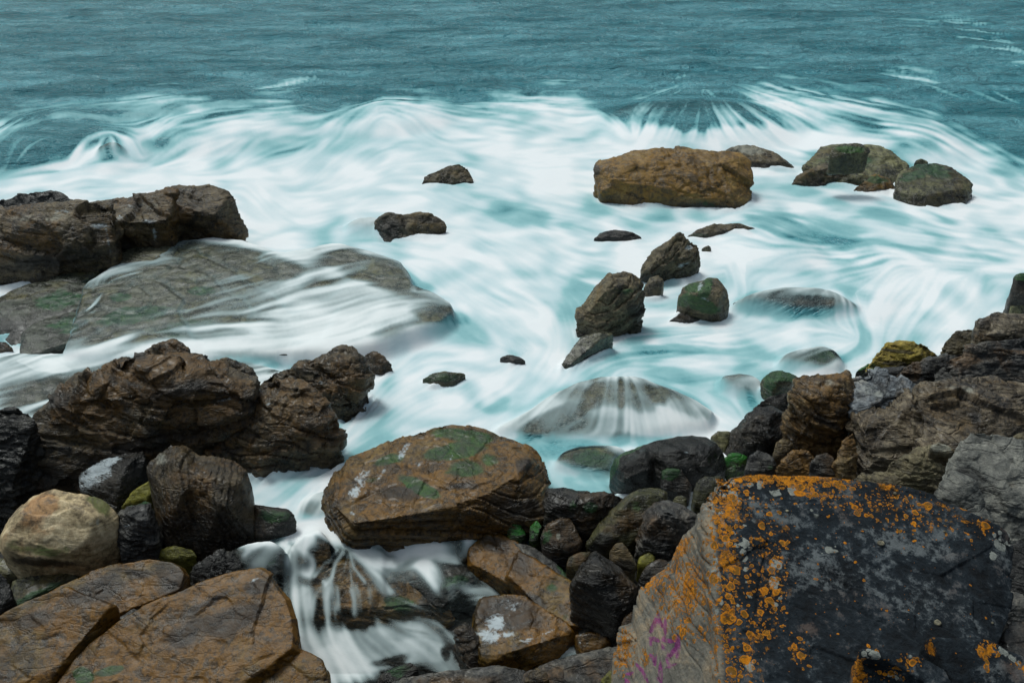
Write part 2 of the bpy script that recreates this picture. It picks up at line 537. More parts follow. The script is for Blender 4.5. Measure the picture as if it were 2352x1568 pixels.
def build_rock(name, label, cat, mat, hulls, group=None, sm=6, amp=0.05, ridged=0.03, strata=0.02, sdir=(0.25, 0.15, 1),
               sfreq=9, crack=0.02, facets=8, cut=0.05, paint=(), veil=False, px=1.3, seed=None, kind=None, chunk=0.0, frac=(), swf=0.0):
    rs = np.random.RandomState(seed if seed is not None else (sum(ord(c) * (i + 1) for i, c in enumerate(label)) % 100000))
    bm = bmesh.new()
    size = 0; cens = []
    for h in hulls:
        V, s, cen = hull_points(**h)
        vs = [bm.verts.new(v) for v in V]
        r = bmesh.ops.convex_hull(bm, input=vs)
        bad = [g for g in r['geom_interior'] if isinstance(g, bmesh.types.BMVert) and g.is_valid]
        bad += [g for g in r['geom_unused'] if isinstance(g, bmesh.types.BMVert) and g.is_valid]
        bmesh.ops.delete(bm, geom=list(set(bad)), context='VERTS')
        size = max(size, s); cens.append(cen)
    cen = np.mean(cens, 0)
    bmesh.ops.recalc_face_normals(bm, faces=bm.faces)
    me = bpy.data.meshes.new("hull")
    bm.to_mesh(me); bm.free()
    dist = np.linalg.norm(cen - np.array([0, 0, CAM_H]))
    vox = max(dist * 1.162 / 1024 * px, size / 420)
    tmp = bpy.data.objects.new("hull", me)
    COL.objects.link(tmp)
    md = tmp.modifiers.new("r", 'REMESH'); md.mode = 'VOXEL'; md.voxel_size = float(vox); md.adaptivity = 0
    if sm:
        ms = tmp.modifiers.new("s", 'SMOOTH'); ms.factor = 0.5; ms.iterations = int(max(1, sm * size * 0.012 / vox * 1.2))
    bpy.context.view_layer.update()
    dg = bpy.context.evaluated_depsgraph_get()
    out = bpy.data.meshes.new_from_object(tmp.evaluated_get(dg))
    bpy.data.objects.remove(tmp); bpy.data.meshes.remove(me)
    n = len(out.vertices)
    P = np.empty(n * 3, np.float32); out.vertices.foreach_get('co', P); P = P.reshape(-1, 3).astype(np.float64)
    # facets: broken planes across the corners
    for k in range(facets):
        d = rs.normal(size=3) * 0.42 + np.array([0, -CP, SP + .15])
        d /= np.linalg.norm(d)
        s = P @ d
        lim = s.max() - cut * size * rs.uniform(0.2, 1.0) * .8
        ex = s - lim
        mk = ex > 0
        P[mk] -= np.outer(ex[mk] * 0.92, d)
    out.vertices.foreach_set('co', P.astype(np.float32).ravel()); out.update()
    N = np.empty(n * 3, np.float32); out.vertices.foreach_get('normal', N); N = N.reshape(-1, 3).astype(np.float64)
    Q = P + rs.uniform(-50, 50, 3)
    a = size
    f0 = 1.6 / size
    octs = max(3, min(7, int(math.log2(max(2.1, size / (vox * 3))))))
    warp = np.stack([fbm3(Q + 31, f0, 2), fbm3(Q + 57, f0, 2), fbm3(Q + 83, f0, 2)], 1) * size * 0.12
    Qw = Q + warp
    disp = amp * a * fbm3(Qw, f0, octs, 0.52)
    if ridged:
        disp = disp + ridged * a * (fbm3(Qw + 13, f0 * 1.7, octs - 1, 0.55, True) - 0.3)
    sd_ = np.array(sdir, float); sd_ /= np.linalg.norm(sd_)
    if strata:
        h = (Qw @ sd_) / size * sfreq + 0.8 * fbm3(Q, f0 * 2, 3)
        fr = h - np.floor(h)
        lay = np.floor(h)
        rnd = np.sin(lay * 12.9898) * 43758.5453; rnd = rnd - np.floor(rnd)
        prof = (rnd - 0.5) * 1.5 + (fr - 0.5) * 0.9
        prof = prof * (1 - 0.0) - 0.9 * np.exp(-((fr - 0.04) / 0.06) ** 2)
        wgt = np.maximum(1 - np.abs(N @ sd_) ** 1.5, swf)
        disp = disp + strata * a * prof * wgt
        h2 = h * 3.1 + 0.5 * fbm3(Q, f0 * 5, 2)
        fr2 = h2 - np.floor(h2)
        disp = disp + strata * 0.28 * a * (fr2 - 0.5) * wgt
    if chunk:
        # blocky break-up: cells that stand out or sink in
        c = f0 * 2.2
        nn = fbm3(Qw * np.array([1, 1, 1.6]), c, 2, 0.5)
        disp = disp + chunk * a * (np.round(nn * 4) / 4 + nn * 0.3)
    for (fa, fc) in frac:
        # broken plates: each cell of the stone has its own tilt and height
        M = int(fc)
        lo, hi = P.min(0), P.max(0)
        cc = rs.uniform(0, 1, (M, 3)) * (hi - lo) + lo
        st = np.eye(3) + 1.1 * np.outer(sd_, sd_)
        Pw = (P + fbm3(Q + 3, f0 * 3, 3)[:, None] * size * .035 * rs.normal(size=3)) @ st
        cw = cc @ st
        best = np.full(n, 1e9); idx = np.zeros(n, int)
        for q in range(M):
            d2 = ((Pw - cw[q]) ** 2).sum(1)
            b_ = d2 < best
            best[b_] = d2[b_]; idx[b_] = q
        gr = rs.normal(size=(M, 3)) * .55; hh = rs.uniform(-1, 1, M)
        cell = size / M ** (1 / 2.0)
        disp = disp + fa * a * (hh[idx] * .6 + np.clip((gr[idx] * (P - cc[idx])).sum(1) / cell, -1.4, 1.4))
    if crack:
        for kk in range(3):
            cn = fbm3(Qw * np.array([1, 1, 0.7]) + 11 * kk, f0 * (0.6 + 0.5 * kk), 4, 0.5)
            wdt = 0.018 + 0.006 * kk
            disp = disp - crack * a * np.exp(-(cn / wdt) ** 2) * (0.5 + fbm3(Q + 7 * kk, f0, 1))
    P = P + N * disp[:, None]
    out.vertices.foreach_set('co', P.astype(np.float32).ravel()); out.update()
    # painted patches (weed, rust, foam, dark stains and painted shade, pale), fixed to the stone
    ux, uy = project(P)
    nx = fbm3(Q, 4.0 / size, 5, .6) * 34; ny = fbm3(Q + 9, 4.0 / size, 5, .6) * 22
    ch = np.zeros((n, 8), np.float32)
    CH = {'moss': 0, 'rust': 1, 'foam': 2, 'dark': 4, 'pale': 5, 'side': 4, 'orange': 0, 'grey': 1, 'purple': 2}
    for (c, x, y, rx, ry, ang, val) in paint:
        ca, sa = math.cos(math.radians(ang)), math.sin(math.radians(ang))
        dx = ux + nx * min(1, rx / 40) - x; dy = uy + ny * min(1, ry / 25) - y
        e = ((dx * ca + dy * sa) / rx) ** 2 + ((-dx * sa + dy * ca) / ry) ** 2
        ch[:, CH[c]] = np.maximum(ch[:, CH[c]], val * np.exp(-e * 0.75))
    ch[:, 3] = 1; ch[:, 7] = 1
    for nm, sl in (('paint', slice(0, 4)), ('stain_shade', slice(4, 8))):
        at_ = out.attributes.new(nm, 'FLOAT_COLOR', 'POINT')
        at_.data.foreach_set('color', np.ascontiguousarray(ch[:, sl]).ravel())
    if True:
        k = len(out.polygons)
        lt = np.empty(k, np.int32); out.polygons.foreach_get('loop_total', lt)
        if (lt == 4).all():
            li = np.empty(k * 4, np.int32); out.polygons.foreach_get('vertices', li)
            (VEIL if veil else SOLID).append((P.copy(), li.reshape(-1, 4)))
        else:
            (VEIL if veil else SOLID).append((P.copy(), [tuple(p.vertices) for p in out.polygons]))
    # origin at the base of the stone
    org = np.array([P[:, 0].mean(), P[:, 1].mean(), P[:, 2].min()])
    out.vertices.foreach_set('co', (P - org).astype(np.float32).ravel()); out.update()
    out.polygons.foreach_set('use_smooth', np.ones(len(out.polygons), bool))
    out.materials.clear(); out.materials.append(MAT[mat])
    out.name = name
    ob = bpy.data.objects.new(name, out)
    COL.objects.link(ob)
    ob.location = org
    ob['label'] = label; ob['category'] = cat; ob['kind'] = 'thing'
    if group: ob['group'] = group
    return ob


def S(o, z=0.0, phi=None, r='', **kw):
    return dict(outline=o, z0=z, phi=phi, ridge=r, **kw)


def PT(reg, *rows):
    """patches given in a reference view: (channel, x, y, rx, ry, angle, value)"""
    ox, oy, k = REG[reg]
    return [(c, ox + x * k, oy + y * k, rx * k, ry * k, a, v) for (c, x, y, rx, ry, a, v) in rows]
# ------------------------------------------------------------------ kinds of stone
MAT['brown'] = rock_material("wet_brown_sandstone", (32, 26, 20), (78, 62, 42), (118, 96, 70), rust=(112, 74, 36), rust_amt=0.55, stain_amt=0.42)
MAT['sea_brown'] = rock_material("sea_boulder_brown", (84, 62, 36), (134, 98, 58), (158, 124, 78), rust=(134, 92, 42), rust_amt=0.5, stain_amt=0.05, rough=(0.4, 0.7), mott=(0.66, 1.15), bumpk=0.75)
MAT['ledge_brown'] = rock_material("brown_ledge_stone", (40, 32, 24), (92, 74, 54), (128, 108, 82), rust=(112, 74, 34), rust_amt=0.35, stain_amt=0.3, coat=0.03)
MAT['slab_rust'] = rock_material("rusty_slab_stone", (36, 26, 13), (98, 70, 32), (136, 102, 50), rust=(134, 82, 26), coat=0.05, mott=(0.26, 1.25), rust_amt=0.75, stain_amt=0.5, scale=1.1, bumpk=0.55, crack=0.25)
MAT['dark'] = rock_material("dark_wet_stone", (14, 13, 12), (38, 33, 28), (66, 58, 48), rust=(78, 52, 28), rust_amt=0.25, stain_amt=0.45, rough=(0.22, 0.5))
MAT['black'] = rock_material("black_wet_boulder", (9, 10, 9), (24, 23, 20), (44, 42, 36), stain_amt=0.3, rough=(0.16, 0.42), moss_amt=0.0)
MAT['grey_flat'] = rock_material("grey_brown_shelf_stone", (60, 60, 52), (104, 102, 88), (130, 128, 112), rust=(112, 104, 66), rust_amt=0.4, stain_amt=0.12, rough=(0.25, 0.5), bumpk=0.5, crack=0.25, moss=(34, 78, 46))
MAT['shelf_dark'] = rock_material("dark_green_shelf_stone", (40, 44, 38), (74, 78, 68), (98, 100, 88), rust=(92, 84, 54), rust_amt=0.3, moss_amt=.35, stain_amt=0.2, rough=(0.22, 0.5), bumpk=0.7, crack=0.3, moss=(34, 78, 46))
MAT['sea_grey'] = rock_material("grey_sea_stone", (62, 54, 42), (106, 92, 72), (136, 122, 98), rust=(112, 86, 50), rust_amt=0.35, stain_amt=0.25, scale=1.2, rough=(0.4, 0.7))
MAT['mossy'] = rock_material("weedy_sea_stone", (56, 54, 38), (104, 100, 70), (142, 136, 98), rust=(92, 76, 40), rust_amt=0.3, moss_amt=0.55, moss=(42, 78, 42), stain_amt=0.2)
MAT['big_mossy'] = rock_material("brown_stone_with_weed", (38, 29, 19), (98, 70, 38), (132, 100, 58), rust=(122, 78, 32), coat=0.12, rust_amt=0.5, stain_amt=0.35, moss=(30, 66, 26), bumpk=0.8)
MAT['schist'] = rock_material("layered_brown_schist", (52, 44, 38), (112, 96, 80), (160, 144, 124), rust=(100, 74, 46), rust_amt=0.12, stain_amt=0.2, streak=0.75, tilt=(0.35, 0.25, 0.4), rough=(0.3, 0.62), crack=0.9, bumpk=1.0, layer=1.3)
MAT['schist_grey'] = rock_material("blue_grey_schist", (78, 84, 88), (136, 144, 148), (178, 184, 186), rust=(104, 80, 52), rust_amt=0.22, stain_amt=0.12, streak=0.5, rough=(0.35, 0.65), crack=1.0, layer=1.4, mott=(0.62, 1.15))
MAT['schist_rust'] = rock_material("rusty_layered_schist", (58, 42, 26), (130, 96, 58), (178, 152, 116), rust=(130, 88, 46), rust_amt=0.6, stain_amt=0.22, streak=0.7, crack=0.9, layer=1.3, bumpk=1.0)
MAT['grey_light'] = rock_material("pale_grey_stone", (66, 68, 66), (114, 114, 108), (150, 148, 140), rust=(104, 88, 70), rust_amt=0.2, stain_amt=0.28, rough=(0.5, 0.8), bumpk=1.0, mott=(0.62, 1.15))
MAT['beige'] = rock_material("beige_layered_stone", (62, 54, 42), (104, 92, 72), (142, 130, 104), rust=(104, 78, 48), rust_amt=0.3, stain_amt=0.18, rough=(0.45, 0.75), streak=0.6, layer=1.3, mott=(0.62, 1.15))
MAT['yellow'] = rock_material("yellow_layered_stone", (96, 78, 34), (170, 142, 66), (192, 168, 96), rust=(150, 112, 36), rust_amt=0.3, stain_amt=0.04, rough=(0.5, 0.8), streak=0.5, layer=1.6, mott=(0.62, 1.15))
MAT['pale'] = rock_material("pale_rounded_stone", (122, 104, 82), (182, 158, 128), (208, 188, 160), rust=(158, 108, 74), rust_amt=0.28, stain_amt=0.0, moss=(78, 82, 36), rough=(0.5, 0.75), bumpk=0.4, crack=0.0, streak=0.1, speck=0.2, layer=0.2, mott=(0.62, 1.15))
MAT['olive'] = rock_material("olive_rounded_stone", (26, 26, 16), (66, 64, 38), (92, 86, 54), rust=(88, 58, 30), rust_amt=0.3, stain_amt=0.3, moss=(52, 84, 24), moss_amt=0.3, rough=(0.22, 0.5), crack=0.15)
MAT['weed'] = rock_material("weed_covered_stone", (20, 30, 14), (44, 62, 26), (80, 100, 30), moss_amt=1.6, moss=(44, 108, 26), stain_amt=0.2, rough=(0.25, 0.55))
MAT['yellow_green'] = rock_material("yellow_green_stone", (52, 50, 18), (116, 108, 40), (150, 140, 60), moss_amt=0.5, moss=(84, 104, 24), stain_amt=0.05, rough=(0.3, 0.6), crack=0.1, mott=(0.62, 1.15))
MAT['grey_dark'] = rock_material("dark_grey_ledge_stone", (40, 40, 40), (78, 77, 75), (114, 109, 101), rust=(96, 66, 42), rust_amt=0.3, stain_amt=0.2, streak=0.6, rough=(0.32, 0.6))
MAT['lichen'] = lichen_material("lichen_boulder_stone")
MAT['deep'] = rock_material("deep_gravel", (12, 12, 10), (26, 24, 19), (42, 38, 30), stain_amt=0.4, rough=(0.35, 0.7), moss_amt=0.1)

ROUND = dict(amp=0.035, ridged=0.014, strata=0.003, crack=0.004, facets=5, cut=0.05, sm=5, frac=((.006, 30),))
CRAG = dict(amp=0.025, ridged=0.02, strata=0.010, crack=0.014, facets=16, cut=0.085, sm=.4, frac=((.022, 22), (.011, 120), (.006, 450)))
LEDGE = dict(amp=0.016, ridged=0.014, strata=0.02, crack=0.012, facets=6, cut=0.06, sm=.3, frac=((.034, 14), (.018, 60), (.008, 260)))
FLAT = dict(amp=0.012, ridged=0.008, strata=0.004, crack=0.006, facets=2, cut=0.02, sm=2)
SLAB = dict(amp=0.018, ridged=0.012, strata=0.008, crack=0.008, facets=7, cut=0.04, sm=.6, frac=((.007, 18), (.004, 110)))
BLOCK = dict(amp=0.02, ridged=0.014, strata=0.008, crack=0.010, facets=14, cut=0.085, sm=.5, frac=((.018, 18), (.009, 90), (.004, 300)))


def R(reg, name, label, mat, hulls, style, paint=(), **kw):
    d = dict(style); d.update(kw)
    hulls = [dict(h, outline=pts(h['outline'], reg), ridge=pts(h['ridge'], reg) if h['ridge'] else ()) for h in hulls]
    cat = d.pop('cat', 'rock')
    return build_rock(name, label, cat, mat, hulls, paint=paint, **d)


# ------------------------------------------------------------------ rocks out in the surf
R(8, 'boulder', 'large squared brown boulder alone in the surf, rusty front facing the shore', 'sea_brown',
  [S('400,160 415,130 500,110 560,90 650,78 700,70 780,70 840,90 960,95 1050,95 1095,130 1100,280 1060,340 1020,358 900,350 800,320 650,300 500,300 430,270 405,205', -0.05, 34,
     r='430,165,.25 520,150,.42 700,130,.5 850,145,.5 980,140,.45 1060,150,.3 1050,300,.25 700,250,.42 900,290,.4 500,250,.35')],
  BLOCK, cat='boulder', strata=0.005, crack=0.008, amp=0.014, facets=5, cut=.04, frac=((.012, 14), (.005, 80), (.002, 300)),
  paint=PT(8, ('dark', 405, 165, 18, 30, 0, 1), ('rust', 800, 200, 200, 80, 0, .8), ('dark', 950, 350, 160, 25, 8, .9), ('moss', 900, 320, 140, 30, 8, .4)))
R(8, 'rock', 'low grey rock just behind the right end of the large brown surf boulder', 'sea_grey',
  [S('975,95 1020,65 1070,57 1120,70 1220,100 1290,130 1310,152 1260,165 1180,165 1100,155 1000,150', 0.0, 20)], SLAB, amp=.03,
  paint=PT(8, ('pale', 1100, 75, 110, 25, 10, .8), ('dark', 1200, 160, 100, 14, 8, 1)))
R(8, 'rock', 'broad weed-streaked grey slab in the surf carrying a small black rock on top', 'mossy',
  [S('1350,155 1390,100 1430,60 1480,50 1640,55 1700,65 1740,100 1810,140 1830,165 1780,222 1700,232 1560,240 1400,175', 0.0, 14, bulge=.10)], SLAB, amp=.03,
  paint=PT(8, ('pale', 1650, 130, 140, 50, 15, .5), ('moss', 1560, 130, 120, 30, 0, .5)))
R(8, 'rock', 'small black flat-topped rock perched on the weed-streaked slab in the surf', 'olive',
  [S('1470,100 1480,60 1530,42 1600,40 1650,60 1648,95 1560,108 1490,110', 1.0, 50, r='1490,85,.15 1560,72,.2 1630,72,.15')], BLOCK,
  paint=PT(8, ('moss', 1570, 75, 60, 14, 0, 1.0)))
R(8, 'rock', 'grey-brown rock at the left front of the weed-streaked slab in the surf', 'sea_grey',
  [S('1285,235 1330,190 1390,150 1450,140 1550,150 1582,185 1530,240 1400,242', 0.0, 32, r='1380,180,.3 1480,170,.3 1530,190,.25')], BLOCK)
R(8, 'rock', 'small yellow-brown rock between the weed-streaked slab and the round-ended green rock', 'sea_brown',
  [S('1575,250 1620,220 1670,190 1740,190 1772,240 1740,270 1650,272', 0.0, 32)], BLOCK, paint=PT(8, ('moss', 1680, 210, 60, 20, 0, .8)))
R(8, 'boulder', 'round-ended green and ochre rock at the right end of the surf group', 'mossy',
  [S('1760,262 1770,210 1800,170 1870,140 1950,135 2020,150 2070,190 2115,230 2120,262 2080,310 2000,335 1890,345 1830,312', -0.05, 24,
     r='1830,265,.3 1900,280,.4 2000,275,.4 2080,250,.3 1900,180,.1')], SLAB, cat='boulder', amp=.025,
  paint=PT(8, ('moss', 1930, 160, 70, 26, 15, 1.0), ('moss', 1850, 190, 60, 20, -20, .6), ('pale', 1850, 240, 60, 30, 0, .4), ('rust', 1950, 310, 150, 25, 0, .8)))
R(8, 'rock', 'tiny rounded rock peeping up behind the round-ended green rock', 'mossy',
  [S('1850,140 1860,122 1885,114 1915,126 1920,142', 0.1)], ROUND)
R(7, 'rock', 'grey rock half lost in spray, farthest out in the middle of the bay', 'sea_grey',
  [S('2055,142 2080,82 2140,66 2200,50 2230,20 2250,14 2290,35 2325,82 2250,105 2150,135', -0.05, 38)], BLOCK)
R(7, 'rock', 'dark double-humped rock in white surf at the centre of the bay', 'sea_grey',
  [S('1830,290 1870,265 1910,257 1970,268 1980,330 1960,395 1890,412 1860,370', -0.05, 38), S('1940,275 2050,258 2120,265 2180,300 2190,320 2100,350 2050,370 1960,395', -0.05, 38)],
  BLOCK, paint=PT(7, ('dark', 1900, 330, 60, 60, 0, .7), ('dark', 2100, 290, 80, 20, 0, .5)))
R(7, 'rock', 'low wash-covered rock touching the left side of the double-humped rock', 'sea_grey',
  [S('1700,325 1760,295 1830,290 1870,300 1880,350 1800,340 1740,335', 0.02, 10)], FLAT, veil=True)
R(8, 'rock', 'thin dark rock back barely showing above the foam behind the leaning pair', 'dark',
  [S('395,480 430,455 480,445 540,450 600,465 620,472 560,480 480,480', 0.05, 14)], SLAB)
R(8, 'rock', 'ridged grey-brown boulder, upper one of the leaning pair in mid-surf', 'sea_grey',
  [S('607,632 620,590 660,530 740,480 780,455 805,455 828,480 800,560 760,640 700,660 625,688', -0.05, r='640,640,.2 700,580,.35 760,520,.35 790,480,.2'),
   S('760,520 830,480 870,510 885,560 880,600 820,665 760,672 720,650', -0.05, r='800,560,.35 850,580,.3 790,640,.2')], BLOCK, cat='boulder', crack=.03,
  sdir=(-.6, .2, .7), strata=.03, paint=PT(8, ('foam', 830, 520, 22, 10, 0, .95), ('foam', 800, 600, 34, 12, -20, .95), ('foam', 795, 640, 20, 30, 0, .6), ('dark', 640, 660, 60, 20, 0, .6)))
R(8, 'rock', 'small brown stone wedged between the two leaning boulders', 'sea_grey',
  [S('620,762 618,710 650,655 690,645 717,670 702,730 690,762', -0.05)], ROUND)
R(8, 'boulder', 'stepped grey-brown boulder, lower one of the leaning pair in mid-surf', 'sea_grey',
  [S('320,835 340,780 400,700 460,640 510,627 570,640 610,670 600,740 500,800 430,900 350,950 330,905', -0.05, r='360,850,.2 420,740,.35 500,670,.35 570,680,.3 560,740,.35 430,830,.35'),
   S('400,800 560,740 620,720 615,810 560,850 520,880 430,930 370,935', -0.05, r='430,830,.4 520,800,.4 590,770,.3')], BLOCK, cat='boulder', strata=.035, sfreq=7,
  sdir=(-.25, -.3, 1), paint=PT(8, ('moss', 540, 720, 50, 20, 0, .5), ('dark', 360, 930, 50, 30, 0, .5), ('dark', 590, 810, 40, 50, 0, .6)))
R(8, 'rock', 'long sloping foot of wet rock running down left from the stepped boulder', 'grey_flat',
  [S('243,1062 290,990 340,930 440,900 485,915 400,980 330,1040 262,1087', -0.03, 25)], SLAB)
R(8, 'boulder', 'round rock with a dark green weed cross on its face beside the leaning pair', 'sea_grey',
  [S('780,742 800,700 850,680 920,657 960,660 1000,710 1010,770 1000,850 930,852 850,830 790,795', -0.05, r='830,740,.3 900,720,.4 960,740,.4 960,800,.35 860,790,.3')], ROUND, cat='boulder', amp=.04, crack=.01,
  paint=PT(8, ('moss', 850, 700, 45, 22, -10, 1.1), ('moss', 900, 720, 22, 70, 25, 1.2), ('moss', 890, 780, 60, 26, 20, 1.2), ('moss', 820, 760, 40, 30, 0, .9), ('foam', 880, 700, 14, 34, 20, .9), ('foam', 905, 755, 30, 8, 20, .8)))
R(8, 'rock', 'thin wet rock lip at the foot of the round weed-marked rock', 'dark',
  [S('728,862 780,820 900,828 880,855 800,872', -0.02, 10)], SLAB)
R(8, 'rock', 'low brown reef rising at the far right of the leaning pair', 'sea_grey',
  [S('820,472 860,440 930,420 1000,430 1070,415 1110,430 1135,437 1000,470 880,492', -0.05, 24)], SLAB, amp=.03,
  paint=PT(8, ('moss', 870, 465, 50, 14, 0, .6)))
R(8, 'rock', 'tiny green stone in the foam right of the upper leaning boulder', 'mossy', [S('882,530 900,512 925,508 935,528 905,538', 0)], ROUND)
R(0, 'rock', 'small green rock awash in the open foam left of centre', 'mossy',
  [S('970,872 988,859 1030,855 1070,858 1040,879 1000,884', 0.06, 14)], SLAB, paint=PT(None, ('moss', 1010, 868, 40, 8, 0, .9)))
R(0, 'rock', 'sliver of dark rock awash in mid-channel', 'dark', [S('1148,822 1165,815 1195,820 1208,829 1175,831', 0.05, 14)], SLAB)
R(9, 'rock', 'rock under the left-hand swell, showing brown through the falling water', 'sea_grey',
  [S('430,735 450,690 480,660 520,650 555,665 585,705 580,735', 0.0)], ROUND, veil=True)
R(10, 'rock', 'wide rock under the far swell, showing brown through combed white water', 'sea_brown',
  [S('430,575 520,530 640,510 800,500 950,500 1100,520 1200,560 1000,596 800,596 600,590', -0.12, 3, bulge=.03)], FLAT, veil=True)
R(8, 'rock', 'flat dark rock right of centre with thin water combing over it', 'grey_dark',
  [S('1030,772 1120,745 1250,722 1400,720 1500,738 1595,800 1480,838 1300,830 1150,805', 0.0, 18)], FLAT, veil=True)
R(8, 'rock', 'green submerged rock right of centre, straight out from the green-topped rock', 'mossy',
  [S('1240,1042 1270,1010 1350,990 1430,978 1490,1000 1522,1040 1505,1082 1440,1092 1350,1062', 0.0, 14)], FLAT, veil=True,
  paint=PT(8, ('moss', 1310, 1020, 70, 30, 0, 1), ('moss', 1420, 1000, 60, 30, 0, .8)))
R(8, 'rock', 'broad domed rock in the centre foreground under a fan of falling water', 'grey_flat',
  [S('-40,1345 60,1300 150,1240 230,1180 330,1130 430,1108 560,1108 650,1126 740,1165 850,1215 930,1270 900,1330 700,1370 400,1390 100,1375', 0.0, 17,
     r='150,1290,.1 300,1200,.12 560,1170,.15 760,1240,.12')], FLAT, veil=True, sm=6)
R(4, 'rock', 'green and brown rock at the near foot of the water-covered dome', 'mossy',
  [S('140,230 180,170 280,135 400,128 520,135 560,160 490,262 455,310 340,285 230,270', -0.02, 14)], FLAT, veil=True,
  paint=PT(4, ('moss', 400, 220, 130, 50, 10, .9)))
R(6, 'rock', 'submerged rock left of the green stone by the ledge, water draining down it', 'grey_flat',
  [S('130,760 250,745 330,760 390,800 400,880 330,900 220,880 150,830', 0.0, 30)], FLAT, veil=True)

# ------------------------------------------------------------------ left side
R(7, 'rock_ledge', 'long brown ledge on the left with foam trickling over its upright front', 'ledge_brown',
  [S('-150,250 0,240 150,240 300,235 480,215 560,200 560,470 440,500 250,580 100,600 0,605 -150,605', 0.0, r='-150,345,.65 100,338,.65 300,345,.65 480,332,.6 540,315,.5'),
   S('440,225 650,185 780,150 860,135 860,410 700,425 540,480 460,495', 0.05, r='500,330,.6 600,302,.65 720,312,.6 820,295,.55'),
   S('760,150 880,113 960,125 1060,125 1110,150 1150,190 1170,250 1200,340 1195,370 1130,385 1000,400 850,412 740,420', 0.1, r='760,300,.6 870,282,.6 940,255,.62 1040,272,.6 1130,245,.45 1150,340,.3')],
  BLOCK, cat='rock ledge', amp=.012, ridged=.012, strata=.007, crack=.006, sfreq=14, chunk=.004,
  paint=PT(7, ('foam', 490, 325, 40, 14, 0, 1), ('foam', 735, 300, 44, 16, 0, 1), ('foam', 530, 400, 9, 80, -12, .8), ('foam', 755, 360, 9, 50, -8, .8), ('foam', 290, 250, 60, 12, 10, .75),
           ('foam', 620, 220, 130, 14, 5, .6), ('foam', 760, 250, 60, 10, 20, .7), ('foam', 590, 285, 30, 20, -30, .6), ('pale', 200, 280, 260, 35, 0, .55), ('pale', 700, 230, 200, 40, -5, .5), ('dark', 300, 480, 300, 40, -10, .5)))
R(7, 'rock', 'black rock behind the long brown ledge at the left edge, spray drifting over it', 'black',
  [S('-150,200 0,190 100,180 200,150 260,135 310,150 350,185 410,215 400,240 250,260 0,265 -150,265', 0.35)], BLOCK)
SH = dict(FLAT, cat='rock slab')
R(7, 'rock_slab', 'wide grey-green rock shelf with thin silky water sliding over it', 'grey_flat',
  [S('430,600 600,510 860,440 900,402 1040,383 1180,395 1260,440 1380,470 1500,640 1550,800 1500,940 1100,960 700,950 500,960 330,950 420,900 490,840 480,740 420,700 430,640', 0.22, 1.5, bulge=0.02),
   S('1300,470 1480,462 1560,430 1650,408 1740,430 1850,465 1960,500 2000,560 2010,600 1800,700 1500,700', 0.30, 2, bulge=0.03),
   S('1300,640 1600,600 2010,610 2100,650 2200,700 2215,740 2150,790 2000,830 1850,900 1700,940 1450,950', 0.24, 2, bulge=0.03)],
  FLAT, veil=True, cat='rock shelf', amp=.004, ridged=.003, crack=.006, strata=.0045, sfreq=34, sdir=(.05, .10, 1), swf=.8, px=1.7,
  paint=PT(7, ('moss', 660, 760, 150, 40, -8, 1.0), ('moss', 580, 670, 60, 24, 0, .75), ('moss', 940, 830, 150, 40, -4, 1.0), ('moss', 990, 640, 70, 20, 0, .9), ('moss', 1050, 850, 80, 14, 0, .8),
           ('dark', 1050, 430, 160, 40, 0, .35), ('rust', 800, 880, 200, 40, 0, .5)))
R(7, 'rock_slab', 'dark flat slab at the left edge, split from the wide shelf by a foaming crack', 'shelf_dark',
  [S('-40,700 60,640 150,605 250,595 400,600 480,625 430,690 380,740 250,770 150,800 110,860 90,930 40,900 0,850 -40,820', 0.0, 7, r='-20,740,.3 60,775,.3 110,790,.28 250,750,.22 400,720,.2 420,640,.1')],
  SH, amp=.01, paint=PT(7, ('moss', 290, 690, 100, 40, -8, .8), ('dark', 50, 850, 70, 60, 40, 1)))
R(7, 'rock_slab', 'small dark flat slab below the front of the long brown ledge', 'shelf_dark',
  [S('238,588 290,550 400,505 480,492 530,500 510,530 440,575 380,602 250,600', 0.2, 4, r='300,585,.1 440,555,.1 400,525,.05')], SH)
R(7, 'rock_slab', 'round-ended slab tucked against the long brown ledge, wetted by a sheet of water', 'grey_flat',
  [S('540,492 600,445 680,420 800,410 870,430 850,480 750,512 600,520', 0.34, 3, r='620,500,.08 760,495,.1 840,465,.1')], SH)
R(7, 'rock_slab', 'dark green slab between the split slab and the wide shelf', 'shelf_dark',
  [S('100,962 110,845 180,790 350,745 480,735 475,800 500,860 350,905 200,952', 0.12, 4, r='130,850,.2 200,810,.12 450,760,.08 470,840,.1 250,920,.15')], SH, paint=PT(7, ('moss', 330, 800, 90, 40, -8, .6)))
R(7, 'rock', 'small brown rock at the left edge in a gap of white foam', 'brown', [S('-40,885 30,890 60,920 20,948 -40,952', 0.0)], ROUND)
R(0, 'rock_slab', 'lower shelf at the far left, hidden under grey sliding water', 'grey_flat',
  [S('-90,1010 -90,850 60,812 300,822 600,845 665,865 600,915 300,990 80,1060', 0.05, 1.0, bulge=0.02)], SH, veil=True, amp=.012, sm=8)

